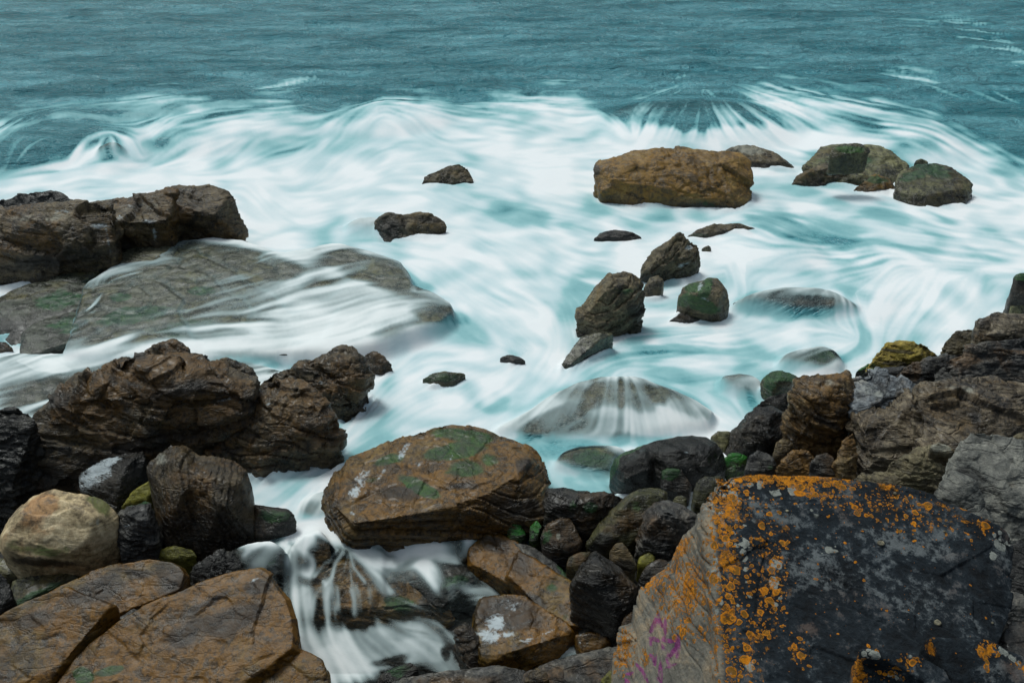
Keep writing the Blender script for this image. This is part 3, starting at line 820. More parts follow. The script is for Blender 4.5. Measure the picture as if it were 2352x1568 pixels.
R(1, 'boulder', 'huge rust-brown boulder on the left with a sloping reddish top and craggy dark front', 'brown',
  [S('235,705 300,600 400,470 520,400 640,370 780,310 850,240 930,210 1050,230 1200,250 1250,420 1080,620 800,760 500,900 400,1100 150,1200 30,1230 20,1100 60,950 110,820', 0.0,
     r='150,840,.45 300,780,.5 600,680,.6 850,600,.62 1050,520,.55 1150,400,.35 560,560,.45'),
   S('1000,235 1300,258 1480,285 1600,330 1740,410 1765,540 1740,600 1600,700 1400,820 1200,880 900,950 600,980 400,1000 500,800 800,500', 0.1,
     r='650,690,.6 850,600,.7 1080,480,.7 1250,430,.62 1500,470,.6 1700,510,.5 1450,640,.6 1000,800,.5 620,900,.35')],
  CRAG, cat='boulder', amp=.026, ridged=.026, strata=.014, crack=.012, sfreq=12, sdir=(.25, -.15, 1), chunk=.01, px=1.4,
  paint=PT(1, ('rust', 700, 580, 300, 90, -15, .9), ('rust', 1000, 350, 300, 60, 0, .8), ('rust', 700, 420, 260, 60, -20, .5), ('rust', 1350, 340, 160, 50, 10, .7), ('dark', 420, 560, 70, 40, -30, .8), ('dark', 930, 240, 60, 30, 0, .8), ('dark', 1300, 470, 200, 50, -10, .4),
           ('foam', 1540, 550, 60, 12, -15, .9), ('dark', 250, 1100, 260, 80, 0, .6), ('dark', 1000, 870, 500, 60, -15, .4)))
R(1, 'rock', 'knobbly brown stone crowning the peak of the huge rust-brown boulder', 'brown',
  [S('975,225 1050,180 1130,152 1190,137 1260,160 1302,210 1300,258 1200,300 1050,285', 0.98, r='1100,200,.2 1200,190,.25 1270,220,.2')], CRAG)
R(1, 'rock', 'brown block at the right shoulder of the huge rust-brown boulder, above a gap', 'brown',
  [S('1470,290 1560,255 1650,290 1740,330 1785,390 1770,435 1650,430 1500,380', 0.75, r='1560,310,.15 1700,370,.2')], CRAG)
R(0, 'rock', 'cracked brown crag forming the upper end of the left-hand ridge beside the channel', 'brown',
  [S('598,872 642,855 680,835 706,828 730,832 760,808 792,787 815,803 834,817 845,846 838,875 822,920 800,945 770,962 700,945 640,915', 0.0,
     r='660,870,.3 720,860,.45 780,840,.45 815,830,.3 800,900,.3 730,910,.35')], CRAG, amp=.03, ridged=.03,
  paint=PT(1, ('foam', 2210, 430, 30, 14, 0, .8), ('rust', 2000, 300, 150, 30, 0, .5)))
R(0, 'boulder', 'long sloping brown boulder with an ochre edge, its base in the white channel', 'brown',
  [S('592,925 600,875 650,862 700,878 735,915 765,948 776,985 740,1012 700,1024 640,1067 583,1107 562,1075 520,1066 472,1054 520,1000', -0.05,
     r='500,1040,.25 560,1000,.4 617,968,.45 700,925,.45 740,950,.4 660,1010,.35 590,1060,.2')], CRAG, cat='boulder', amp=.025, ridged=.02, strata=.015,
  paint=PT(1, ('pale', 1650, 870, 260, 50, -28, .35), ('rust', 1500, 870, 100, 40, -30, .9), ('foam', 1840, 578, 60, 10, -10, .7), ('rust', 2250, 720, 80, 100, 0, .5)))
R(7, 'rock', 'small cracked brown rock at the outer tip of the left-hand ridge', 'brown', [S('1785,950 1830,928 1880,960 1922,1002 1880,1042 1810,1055 1785,1000', -0.03)], CRAG, amp=.04)
R(1, 'rock', 'black jagged rock at the left edge beside the huge rust-brown boulder', 'black',
  [S('-80,600 80,585 130,620 200,625 232,680 190,735 110,800 70,900 45,1100 30,1330 -80,1400', 0.0)], CRAG, amp=.03)
R(1, 'rock', 'dark slab beside a trapped patch of foam below the huge rust-brown boulder', 'dark',
  [S('540,1060 700,960 850,920 990,900 1000,960 960,1080 880,1200 790,1310 700,1260 560,1170', 0.05, 35, r='620,1040,.05 900,960,.2 800,1150,.2')], SLAB,
  paint=PT(1, ('foam', 665, 1040, 165, 62, -38, 1.2), ('foam', 780, 960, 90, 22, -12, 1.0), ('foam', 620, 1120, 40, 50, 20, .9)))
R(1, 'rock', 'yellow-green weedy stone in the cleft behind the cracked upright block', 'yellow_green', [S('830,1290 920,1170 1050,1090 1064,1180 1030,1252', 0.2)], SLAB)
R(1, 'boulder', 'brown round-topped boulder with upright grooves, in front of the ochre-edged one', 'brown',
  [S('1010,1010 1080,930 1170,870 1250,865 1330,910 1380,960 1400,1200 1350,1600 1150,1560 1080,1400 1060,1200 1040,1060', -0.1, r='1120,980,.25 1250,960,.4 1330,1100,.4 1200,1250,.45'),
   S('1180,960 1330,930 1450,985 1560,1000 1640,980 1700,1030 1730,1150 1745,1300 1740,1480 1600,1560 1350,1600 1150,1400', -0.1, r='1300,1050,.42 1400,1100,.42 1550,1120,.4 1660,1100,.3 1550,1300,.45')],
  ROUND, cat='boulder', amp=.022, ridged=.012, strata=.018, sdir=(1, .1, .12), sfreq=16, sm=8, crack=.006,
  paint=PT(1, ('pale', 1110, 960, 60, 60, 0, .7), ('dark', 1400, 1480, 350, 110, 0, .9), ('foam', 1170, 900, 26, 18, 0, .5)))
R(2, 'boulder', 'pale rounded boulder at the left edge, beige with a pinkish upper side', 'pale',
  [S('5,390 60,290 150,190 230,110 370,60 480,78 600,95 700,150 780,220 797,300 790,380 740,450 600,520 400,575 200,585 90,560 20,490', 0.0, bulge=.45)], ROUND, cat='boulder', amp=.03, sm=12,
  paint=PT(2, ('rust', 270, 200, 120, 60, -30, 1.0), ('moss', 680, 170, 90, 60, 30, .75), ('pale', 670, 290, 20, 35, 10, .8), ('moss', 300, 480, 300, 50, 5, .6), ('moss', 100, 450, 90, 60, 0, .5), ('dark', 250, 560, 260, 36, 3, .8)))  # dark along the foot is the boulder's shadow, painted into the colour
R(2, 'rock', 'cracked upright dark block between the pale boulder and the grooved boulder', 'grey_dark',
  [S('788,212 860,190 1000,140 1040,150 1070,250 1085,420 1050,490 930,550 840,532 815,400', 0.0, r='850,260,.2 980,220,.25 1040,350,.2')], BLOCK, strata=.03, ridged=.03,
  paint=PT(2, ('moss', 940, 150, 100, 16, -8, 1.2), ('foam', 870, 312, 28, 8, 0, .8), ('dark', 950, 450, 120, 90, 0, .5)))
R(2, 'rock', 'low dark green rock at the right foot of the grooved boulder, by the stream', 'dark',
  [S('1740,170 1850,185 1980,200 2020,240 2037,282 1990,335 1850,395 1700,440 1640,400 1700,280', -0.1)], SLAB, amp=.04, paint=PT(2, ('moss', 1900, 260, 120, 50, 10, .6)))
ST = dict(ROUND, sm=6, cat='stone')
R(2, 'stone', 'yellow-green oval stone under the grooved boulder', 'yellow_green', [S('1090,520 1110,472 1200,448 1330,480 1352,522 1290,552 1150,562', -0.1)], ST)
R(2, 'stone', 'flat green wet stone left of the yellow-green oval stone', 'olive', [S('920,580 1000,510 1090,480 1125,530 1100,562 980,592', -0.15, 30)], ST)
R(2, 'stone', 'small pinkish stone in the shade at the lower right of the pale boulder', 'ledge_brown', [S('715,600 722,560 760,530 815,540 825,580 740,612', -0.15)], ST)
R(2, 'rock_slab', 'grey-green wet slab under the left side of the pale boulder', 'mossy', [S('-60,545 0,530 150,568 245,592 150,655 50,668 -60,650', -0.25, 15)], SLAB, cat='rock slab')
R(2, 'rock_slab', 'narrow weedy slab with orange and green streaks behind the upper rust slab', 'mossy',
  [S('60,860 90,700 250,640 500,615 540,680 450,742 250,820 100,900', -0.3, 15)], SLAB, cat='rock slab',
  paint=PT(2, ('rust', 330, 700, 150, 30, -25, 1), ('moss', 300, 780, 160, 30, -20, .9), ('foam', 460, 745, 30, 14, 0, .7)))
R(2, 'rock', 'black rock at the left edge beside the upper rust slab', 'black', [S('-80,640 0,630 50,680 80,760 90,830 0,975 -80,1000', -0.1)], SLAB)
R(2, 'rock_slab', 'rust-streaked brown slab running up from the bottom left corner', 'slab_rust',
  [S('330,800 480,720 560,700 650,640 820,590 950,570 1060,555 1200,570 1270,610 1300,660 1270,770 1180,812 1000,832 850,900 700,1000 500,1000', -0.15, 25, plate=(.94, .10)),
   S('-140,1050 60,920 200,850 330,800 480,740 800,880 700,1000 600,1100 540,1180 460,1260 350,1390 260,1520 -140,1560', -0.15, 25, plate=(.94, .10))],
  SLAB, cat='rock slab', amp=.009, ridged=.005, strata=.003, crack=.004,
  paint=PT(2, ('dark', 680, 760, 160, 60, -20, .9), ('rust', 400, 900, 200, 50, -20, .8), ('dark', 200, 960, 140, 40, -15, .6), ('dark', 1180, 680, 80, 90, 0, .7), ('dark', 950, 640, 80, 30, 0, .5)))
R(2, 'rock_slab', 'thin dark broken stone strip filling the crack between the two rust slabs', 'grey_dark',
  [S('540,1200 750,1020 900,900 1040,840 1130,826 950,975 760,1100 620,1230', -0.25, 25)], CRAG, cat='rock slab')
R(2, 'rock_slab', 'largest rust-brown slab filling the bottom left, black and orange stains on its face', 'slab_rust',
  [S('300,1560 410,1396 520,1240 640,1120 850,980 1000,890 1180,810 1290,770 1400,720 1600,650 1700,625 1810,620 1880,670 1900,720 2000,820 2040,950 2055,1100 2040,1180 1900,1300 1500,1560', -0.2, 22, plate=(.94, .10)),
   S('1700,1300 2040,1160 2150,1200 2230,1250 2270,1330 2290,1560 1500,1560', -0.3, 22, plate=(.94, .10))],
  SLAB, cat='rock slab', amp=.007, ridged=.004, strata=.003, crack=.004,
  paint=PT(2, ('dark', 1600, 960, 170, 60, -20, .9), ('dark', 1290, 1050, 130, 60, -30, .6), ('dark', 1790, 740, 70, 40, -10, .9), ('dark', 1330, 890, 40, 20, -40, .9), ('dark', 1450, 820, 120, 16, -25, .7), ('rust', 1290, 1260, 120, 60, -40, 1), ('rust', 1850, 900, 160, 150, 40, .7),
           ('moss', 590, 1340, 70, 50, 0, 1.1), ('moss', 770, 1310, 90, 28, -15, 1.0), ('foam', 1765, 685, 40, 10, -20, .9), ('rust', 1500, 720, 200, 50, -20, .6)))
R(2, 'rock', 'black rock between the grooved boulder and the two rust slabs', 'black',
  [S('1320,610 1420,520 1500,480 1580,490 1650,540 1680,620 1560,665 1400,725 1280,785 1310,700', -0.2)], CRAG, amp=.03)
R(2, 'rock', 'dark green rock wetted by the stream at the top corner of the largest rust slab', 'dark',
  [S('1570,490 1750,430 1870,420 1950,480 1960,560 1940,640 1880,690 1800,625 1700,625 1660,545', -0.2)], SLAB, veil=True, amp=.03, paint=PT(2, ('moss', 1830, 540, 70, 60, 0, 1.0)))

# ------------------------------------------------------------------ centre foreground
R(3, 'boulder', 'great flat-topped brown boulder in the centre with bright green weed', 'big_mossy',
  [S('185,565 200,500 235,440 270,400 320,320 400,290 550,250 660,200 770,150 880,137 1000,150 1060,165 1150,200 1270,250 1320,280 1360,330 1395,390 1400,430 1385,560 1390,640 1300,690 1200,690 1050,665 900,640 700,690 570,750 450,780 350,795 290,770 230,690 195,630', -0.05, 21,
     r='235,600,0.34 340,690,0.45 580,648,0.49 850,590,0.49 1080,520,0.49 1220,430,0.49 1310,330,0.38 1000,290,0.22 600,330,0.16 330,400,0.16')],
  SLAB, cat='boulder', amp=.008, ridged=.006, strata=.012, crack=.005, sfreq=20, sm=.3, facets=0, px=1.25, frac=((.006, 14), (.004, 90), (.003, 300)),
  paint=PT(3, ('moss', 900, 280, 150, 40, -12, 1.15), ('moss', 950, 200, 180, 40, 5, .9), ('moss', 520, 340, 90, 30, -15, .9), ('moss', 960, 380, 110, 50, 0, .8), ('moss', 700, 480, 120, 30, 25, 1.0), ('moss', 430, 440, 70, 25, 0, .5), ('moss', 1100, 330, 80, 40, 0, .6),
           ('foam', 380, 440, 36, 70, 40, .8), ('foam', 345, 510, 30, 60, 30, .75), ('foam', 610, 300, 26, 60, 30, .9), ('foam', 480, 430, 12, 80, 50, .8), ('foam', 330, 630, 20, 16, 0, .8), ('foam', 695, 358, 16, 14, 0, .9), ('foam', 880, 310, 8, 50, 20, .6), ('foam', 420, 540, 12, 60, -30, .6),
           ('dark', 590, 510, 110, 40, 0, .55), ('dark', 940, 475, 70, 16, 0, .7), ('dark', 1290, 360, 40, 30, 0, .7), ('rust', 850, 420, 260, 50, 0, .5), ('dark', 1250, 600, 160, 80, 0, .5), ('foam', 1240, 570, 90, 16, -20, .55)))  # dark on the right side paints in the shade of the undercut
R(3, 'rock_slab', 'flat brown slab awash at the near foot of the great weedy boulder', 'big_mossy',
  [S('480,775 580,740 760,670 950,600 1080,660 1190,710 1195,760 1040,775 970,860 900,895 700,895 600,865 545,830', -0.3, 6)], SH, veil=True, amp=.015,
  paint=PT(3, ('foam', 800, 650, 110, 10, -18, .95), ('foam', 650, 720, 8, 70, 35, .5), ('foam', 1030, 700, 60, 10, -25, .9), ('foam', 960, 740, 20, 20, 0, .8), ('foam', 1110, 740, 30, 40, 0, .6), ('dark', 850, 730, 130, 50, -10, .6)))
R(3, 'rock_slab', 'dark slab with a ragged near edge, ringed by foam pools in the centre foreground', 'dark',
  [S('575,930 590,880 720,880 850,870 930,890 970,950 1000,1000 940,1040 850,1080 820,1140 750,1100 680,1055 580,1015', -0.42, 8)], SLAB, cat='rock slab', veil=True, amp=.02,
  paint=PT(3, ('moss', 900, 1010, 80, 50, 0, .6), ('rust', 650, 930, 60, 40, 0, .6)))
R(3, 'rock_slab', 'orange-brown slab right of the foam pools, its left edge undercut', 'slab_rust',
  [S('968,930 970,850 1050,775 1150,762 1240,800 1290,880 1300,960 1290,1060 1190,1050 1090,985', -0.35, 12, plate=(.92, .12)),
   S('1180,1000 1240,860 1330,900 1450,980 1530,1060 1640,1100 1720,1170 1762,1235 1740,1300 1560,1290 1440,1260 1370,1190 1280,1100', -0.4, 12, plate=(.92, .12))],
  SLAB, cat='rock slab', amp=.018, ridged=.012, px=1.3,
  paint=PT(3, ('dark', 1120, 800, 60, 26, 20, .7), ('dark', 1250, 900, 60, 60, 30, .4), ('rust', 1150, 900, 100, 60, 20, .8), ('moss', 1430, 1040, 40, 30, 0, .6), ('moss', 1520, 1200, 40, 40, 0, .5), ('dark', 1330, 1120, 60, 30, 30, 1.0), ('rust', 1620, 1200, 100, 60, 0, .6)))
R(3, 'rock_slab', 'thin wet grey slab with white scum lying behind the orange-brown slab', 'grey_dark',
  [S('1175,770 1320,808 1450,900 1540,990 1570,1080 1460,1020 1300,940 1240,860', -0.3, 12)], SLAB, cat='rock slab',
  paint=PT(3, ('foam', 1350, 930, 60, 20, 35, .75), ('moss', 1500, 940, 60, 30, 45, .7), ('foam', 1220, 800, 40, 12, 20, .6)))
R(3, 'rock_slab', 'brown slab lobe carrying a grey foam puddle, bottom centre', 'slab_rust',
  [S('1000,1190 1040,1112 1180,1095 1290,1100 1370,1180 1440,1250 1530,1262 1562,1305 1500,1370 1380,1405 1200,1455 1100,1485 1040,1455 1030,1360 1000,1280', -0.45, 12, plate=(.92, .12))],
  SLAB, cat='rock slab', amp=.018, px=1.3,
  paint=PT(3, ('foam', 1120, 1230, 56, 46, 20, 1.3), ('foam', 1090, 1310, 76, 46, 10, 1.3), ('foam', 1190, 1300, 44, 22, 0, 1.1), ('foam', 1200, 1135, 70, 30, 10, .8), ('foam', 1300, 1335, 60, 18, -10, .85), ('dark', 1180, 1180, 150, 60, 10, .9), ('foam', 1420, 1280, 60, 10, -20, .6), ('rust', 1350, 1230, 90, 60, 0, .7)))
R(3, 'rock', 'dark cracked rock between the foam pool and the slab with the grey puddle', 'dark',
  [S('885,1280 960,1230 1000,1260 1040,1340 1055,1460 985,1490 930,1390', -0.5)], CRAG, amp=.03, paint=PT(3, ('foam', 895, 1300, 12, 60, -20, .6)))
R(3, 'rock', 'small brown rock in the scum right of the puddle slab', 'slab_rust', [S('1560,1300 1640,1280 1740,1290 1765,1350 1700,1405 1600,1405 1570,1345', -0.4)], SLAB,
  paint=PT(3, ('foam', 1610, 1280, 80, 20, -15, .9), ('foam', 1590, 1350, 14, 60, -20, .7)))
R(3, 'rock_slab', 'purplish dark ledge across the bottom edge, below the puddle slab', 'grey_dark',
  [S('480,1640 560,1560 700,1530 900,1512 1040,1485 1160,1472 1280,1490 1320,1640', -0.4, 20)], SLAB, cat='rock slab', amp=.03, paint=PT(3, ('rust', 900, 1560, 300, 40, 0, .5)))
R(3, 'rock_slab', 'smooth dark brown ledge at the bottom edge left of the lichen boulder', 'grey_dark',
  [S('1240,1640 1290,1510 1450,1450 1600,1425 1850,1360 1950,1380 1950,1640', -0.3, 20)], SLAB, cat='rock slab', amp=.03, paint=PT(3, ('rust', 1500, 1500, 200, 40, -15, .5)))
R(3, 'stone', 'small rounded brown stone on the bottom edge between two dark ledges', 'ledge_brown', [S('1280,1560 1300,1510 1350,1480 1410,1510 1420,1560 1350,1585', -0.05)], ST)
R(3, 'stone', 'olive stone at the bottom edge against the lichen boulder', 'yellow_green', [S('1690,1640 1710,1540 1750,1500 1800,1495 1850,1640', 0.1)], ST, paint=PT(3, ('dark', 1750, 1590, 40, 40, 0, .3)))
R(3, 'rock', 'dark green rock poking from the foam pool at the bottom edge', 'dark', [S('465,1580 480,1520 560,1480 650,1450 700,1490 640,1560 560,1600', -0.6)], SLAB, paint=PT(3, ('moss', 570, 1500, 80, 40, 0, .6)))
R(3, 'rock', 'craggy brown rock with white strands of water falling round it, left of the cascade', 'big_mossy',
  [S('-40,980 -10,830 60,745 150,735 190,800 210,880 180,930 80,970', -0.3)], CRAG, veil=True, amp=.04, paint=PT(3, ('foam', 70, 890, 30, 26, -30, .8), ('foam', 10, 915, 40, 8, -10, .9)))
R(3, 'rock', 'grey stone under shallow water where the stream leaves the channel', 'grey_flat', [S('35,625 60,570 110,535 190,505 205,640 130,670 60,655', -0.08, 20)], ST, veil=True)
R(3, 'rock', 'rounded wet stone in the white stream just above the cascade', 'grey_flat', [S('40,775 80,730 140,728 180,760 175,800 100,810 50,800', -0.15, 30)], ST, veil=True)
R(3, 'rock_slab', 'dark brown ledge beneath the cascade, water combing down its face', 'big_mossy',
  [S('-10,1030 60,930 200,880 400,860 580,880 640,1000 700,1070 860,1150 890,1245 780,1262 600,1230 300,1215 100,1200 10,1160', -0.68, 22)], SLAB, veil=True, cat='rock slab', amp=.02, sm=5,
  paint=PT(3, ('rust', 250, 1150, 160, 100, 0, .5), ('moss', 600, 1130, 100, 60, 20, .6)))
R(3, 'rock', 'dark rock showing through thin water at the near corner of the great weedy boulder', 'dark', [S('350,840 380,790 480,770 560,810 600,870 560,920 430,900', -0.42, 14)], SLAB, veil=True)

# ------------------------------------------------------------------ boulder heap right of centre
R(4, 'boulder', 'long black rounded boulder at the head of the heap, green weed on its left end', 'black',
  [S('470,255 500,190 560,150 640,125 750,90 780,300 700,378 560,412 500,392 470,320', 0.0, r='540,230,.25 650,180,.35 700,260,.4 560,320,.3'),
   S('640,125 750,90 880,60 980,57 1060,65 1120,100 1150,150 1172,230 1160,320 1050,400 900,400 700,378', 0.0, r='760,160,.35 900,140,.4 1050,150,.35 1080,260,.35 850,280,.42')], ROUND, cat='boulder', amp=.018, sm=9,
  paint=PT(4, ('moss', 590, 145, 80, 14, -25, 1.2), ('moss', 490, 240, 26, 70, 15, 1.1), ('foam', 945, 155, 14, 10, 0, .8), ('rust', 560, 330, 100, 60, 0, .4)))
R(4, 'rock', 'black block with a straight top edge left of the olive oval boulder', 'dark',
  [S('70,600 68,510 85,385 200,380 370,395 500,415 560,430 520,480 440,560 400,650 330,665 240,620 130,600', 0.0, r='100,430,.25 300,440,.35 450,450,.25 300,560,.3')], BLOCK,
  paint=PT(4, ('moss', 345, 490, 40, 30, 0, 1.1), ('moss', 230, 480, 60, 40, 0, .5), ('rust', 300, 560, 50, 60, 0, .7)))
R(4, 'stone', 'reddish-brown wet stone at the left end of the heap', 'dark',
  [S('50,680 60,630 90,590 160,555 220,560 260,620 302,695 280,745 200,772 120,765 65,720', 0.0)], ST, paint=PT(4, ('rust', 190, 640, 110, 80, 0, 1.3), ('moss', 80, 680, 26, 60, 20, .7), ('pale', 155, 665, 16, 30, 0, .8)))
R(4, 'boulder', 'olive-brown oval boulder lying diagonally in the middle of the heap', 'olive',
  [S('325,720 400,600 470,510 560,430 650,385 760,372 820,400 822,460 740,560 640,680 560,750 460,775 380,765', 0.0, bulge=.4)], ROUND, cat='boulder',
  paint=PT(4, ('rust', 500, 680, 140, 60, -40, .6), ('dark', 400, 730, 90, 40, -30, .6), ('foam', 560, 548, 20, 8, 10, .7), ('moss', 640, 480, 60, 60, 0, .4)))
R(4, 'boulder', 'dark cracked boulder against the lichen boulder, right of the olive one', 'grey_dark',
  [S('620,740 640,640 690,530 750,470 820,458 920,480 1000,540 1015,585 950,665 880,740 830,830 700,790', 0.1, r='720,600,.25 850,520,.35 950,570,.25 800,680,.35')], CRAG, cat='boulder', amp=.025, ridged=.02, strata=.015,
  paint=PT(4, ('dark', 760, 730, 120, 70, 0, .6), ('foam', 840, 525, 24, 8, 0, .5), ('rust', 700, 650, 80, 40, 0, .4)))
R(4, 'stone', 'dark mossy stone set into the near side of the long black boulder', 'dark', [S('782,380 785,270 830,248 900,250 930,300 972,360 960,402 880,425', 0.2)], ST, paint=PT(4, ('moss', 840, 280, 50, 40, 0, 1.2)))
R(4, 'stone', 'olive-green stone between the long black boulder and the lichen boulder', 'olive', [S('975,440 985,370 1000,330 1060,298 1150,300 1185,335 1100,420 1040,510 990,480', 0.25)], ST)
R(4, 'stone', 'tiny grey wedge stone on top of the dark cracked boulder', 'olive', [S('850,450 870,425 910,416 942,432 938,485 895,492', 0.42)], dict(ST, facets=6))
R(4, 'stone', 'upright brown-olive stone below the olive oval boulder', 'beige', [S('465,765 500,715 545,706 572,750 610,790 632,842 600,878 530,850 480,805', 0.1)], ST, paint=PT(4, ('dark', 560, 850, 60, 30, 0, .7)))
R(4, 'stone', 'small bright yellow-green round stone in the heap', 'yellow_green', [S('638,835 650,795 710,766 747,790 740,822 700,850 655,866', 0.1)], ST, paint=PT(4, ('pale', 700, 785, 20, 16, 0, .5)))
R(4, 'stone', 'dark rough stone tucked under the edge of the lichen boulder', 'dark', [S('645,930 665,880 700,840 760,808 830,820 840,880 760,940 665,975', 0.1)], dict(ST, facets=6))
R(4, 'rock', 'long dark box-shaped rock pointing down from the heap, rusty upper faces', 'dark',
  [S('222,965 300,850 350,780 388,758 440,800 520,860 590,930 642,970 625,1050 570,1190 500,1210 400,1110 280,1050 235,1010', 0.0, r='310,880,.35 420,900,.4 580,1000,.35 520,1130,.2')], BLOCK, amp=.02, ridged=.012,
  paint=PT(4, ('rust', 520, 970, 120, 60, 40, .8), ('rust', 400, 850, 60, 40, 30, .5), ('dark', 350, 1020, 100, 80, 0, .8)))
R(4, 'stone', 'flat dark green stone left of the long box-shaped rock', 'olive', [S('205,850 215,795 270,768 345,760 352,790 290,890 235,895', -0.1)], dict(ST, facets=5))
R(3, 'stone', 'vivid green weed-covered stone at the right foot of the great weedy boulder', 'weed', [S('1185,725 1195,685 1225,662 1262,690 1292,742 1262,785 1205,765', -0.1)], ST)
R(3, 'stone', 'slim mossy stone standing left of the reddish-brown wet stone', 'weed', [S('1308,785 1312,700 1350,664 1377,700 1360,770 1340,790', -0.1)], ST)
R(4, 'stone', 'brown stone in the dark gap below the long box-shaped rock', 'dark', [S('535,1215 560,1160 610,1125 660,1140 640,1220 570,1245', 0.1)], ST)

# ------------------------------------------------------------------ right-hand shore
R(6, 'rock', 'dark wedge-shaped rock at the right shore, its foot in the foam', 'dark',
  [S('150,1250 200,1140 300,1010 380,965 470,970 560,1010 605,1080 560,1190 480,1240 400,1295 250,1300 160,1300', 0.05, r='250,1150,.25 340,1050,.3 500,1060,.35 480,1160,.35 300,1220,.25')], BLOCK,
  paint=PT(6, ('foam', 445, 1150, 12, 20, -30, .7), ('rust', 400, 1050, 90, 30, 0, .5)))
R(6, 'rock', 'green-topped rock standing in the foam in front of the ledge', 'mossy',
  [S('393,885 400,780 470,725 540,718 640,755 652,800 610,870 520,925 420,935', 0.0, r='440,800,.2 540,780,.3 610,800,.2 480,880,.25')], SLAB, amp=.03, paint=PT(6, ('moss', 530, 745, 110, 40, 8, 1.2), ('moss', 450, 830, 50, 60, 0, .6)))
R(6, 'rock', 'small dark rock below the green-topped rock', 'dark', [S('358,975 400,930 480,888 600,868 610,960 570,1015 450,985', 0.1)], CRAG, amp=.03)
R(6, 'stone', 'bright green stone at the end of the long black boulder', 'weed', [S('128,1330 190,1285 250,1288 300,1310 292,1385 200,1442 138,1432', 0.1)], ST, paint=PT(6, ('moss', 200, 1310, 70, 20, 0, .8), ('dark', 220, 1400, 80, 30, 0, .6)))
R(6, 'rock', 'dull green half-sunk stone where the surf meets the long black boulder', 'mossy', [S('45,1175 100,1130 190,1140 175,1220 140,1300 90,1260', 0.0)], ST)
R(6, 'stone', 'purplish brown cracked stone beside the bright green stone', 'grey_dark', [S('285,1410 310,1310 370,1268 430,1278 480,1320 515,1410 400,1445', 0.35)], dict(ST, facets=7, sm=3), paint=PT(6, ('moss', 470, 1380, 36, 40, 30, .5)))
R(6, 'stone', 'small grey-brown stone beneath the dark wedge-shaped rock', 'ledge_brown', [S('478,1300 500,1210 550,1178 622,1220 605,1262 560,1315 500,1318', 0.5)], dict(ST, facets=7, sm=3), paint=PT(6, ('dark', 550, 1290, 60, 20, 0, .5)))
R(6, 'rock', 'orange-brown slanting rock under the ledge overhang', 'schist_rust', [S('505,1400 560,1330 640,1258 740,1268 800,1320 905,1455 860,1495 600,1465', 0.45)], CRAG, amp=.03, paint=PT(6, ('rust', 650, 1350, 100, 60, 30, .8)))
R(6, 'stone', 'dark blocky stone leaning on the orange-brown slanting rock', 'grey_dark', [S('735,1360 780,1300 850,1278 900,1320 935,1430 900,1470 800,1450', 0.7)], dict(ST, facets=8, sm=3))
R(6, 'rock', 'upright brown rock beneath the front of the ledge, nearest the lichen boulder', 'schist_rust', [S('905,1350 960,1200 1040,1140 1070,1340 1045,1450 960,1472', 0.75)], CRAG, amp=.03)
R(6, 'rock_ledge', 'rust and grey blocky head of the ledge, overhanging the stones', 'schist_rust',
  [S('600,880 650,770 700,750 800,745 900,745 990,738 1050,850 1050,1010 1000,1160 950,1195 850,1145 700,1085 650,1015 605,960', 0.75, r='680,850,.2 760,900,.3 900,830,.2 1000,900,.2 900,1050,.25 760,1010,.3'),
   S('600,1110 640,1030 770,1070 860,1120 800,1200 700,1235 620,1195', 0.6, r='680,1080,.2 760,1130,.2')], LEDGE, cat='rock ledge', amp=.03, ridged=.03, strata=.035, sfreq=9, sdir=(.35, .1, 1), px=1.4,
  paint=PT(6, ('pale', 850, 800, 130, 50, 5, .6), ('rust', 700, 830, 60, 80, 0, .8), ('rust', 850, 960, 160, 60, 30, .9), ('pale', 680, 1130, 50, 40, 0, .5), ('dark', 820, 1060, 120, 20, 30, .7)))
R(6, 'rock_ledge', 'blue-grey broken upper plate of the ledge, palest part of the shore', 'schist_grey',
  [S('945,880 1000,750 1100,725 1200,722 1340,770 1500,820 1570,875 1400,930 1200,1000 1060,1020 980,940', 1.15, 25, r='1050,930,.2 1150,880,.15 1300,880,.12')], LEDGE, cat='rock ledge', amp=.02, ridged=.02, strata=.03, sfreq=9, sdir=(-.3, .0, 1), swf=.6, facets=4,
  paint=PT(6, ('pale', 1150, 850, 160, 70, 15, .6)))
R(6, 'rock_ledge', 'wide brown layered ledge reaching the right edge, largest on this shore', 'schist',
  [S('1045,1160 1050,1010 1200,990 1350,930 1500,860 1650,820 1700,1250 1600,1310 1350,1390 1200,1445 1090,1438 1050,1300', 0.75, 26, r='1100,1150,.3 1200,1050,.25 1400,980,.2 1350,1200,.2 1180,1350,.25'),
   S('1500,860 1700,800 1800,778 2000,785 2330,830 2330,1280 2000,1300 1750,1260 1550,1330', 1.25, 22, r='1750,900,.1 2000,950,.15 1900,1150,.1')], LEDGE, cat='rock ledge', amp=.012, ridged=.014, strata=.024, sfreq=20, sdir=(.16, .05, 1), swf=.7, crack=.01, px=1.3, facets=6, cut=.03,
  paint=PT(6, ('pale', 1750, 840, 250, 40, 5, .5), ('dark', 1880, 1050, 50, 70, -20, .8), ('pale', 2050, 1080, 120, 50, 10, .4), ('rust', 1950, 790, 200, 20, 5, .7)))
R(6, 'rock_ledge', 'dark slate-coloured rock between the yellow rock and the blue-grey plate', 'grey_dark',
  [S('1330,775 1400,690 1500,660 1600,620 1720,600 1810,598 1720,770 1650,810 1520,835', 1.0, 30)], CRAG, cat='rock ledge', amp=.025, paint=PT(6, ('rust', 1420, 740, 80, 40, 10, 1), ('pale', 1430, 760, 30, 30, 0, .4)))
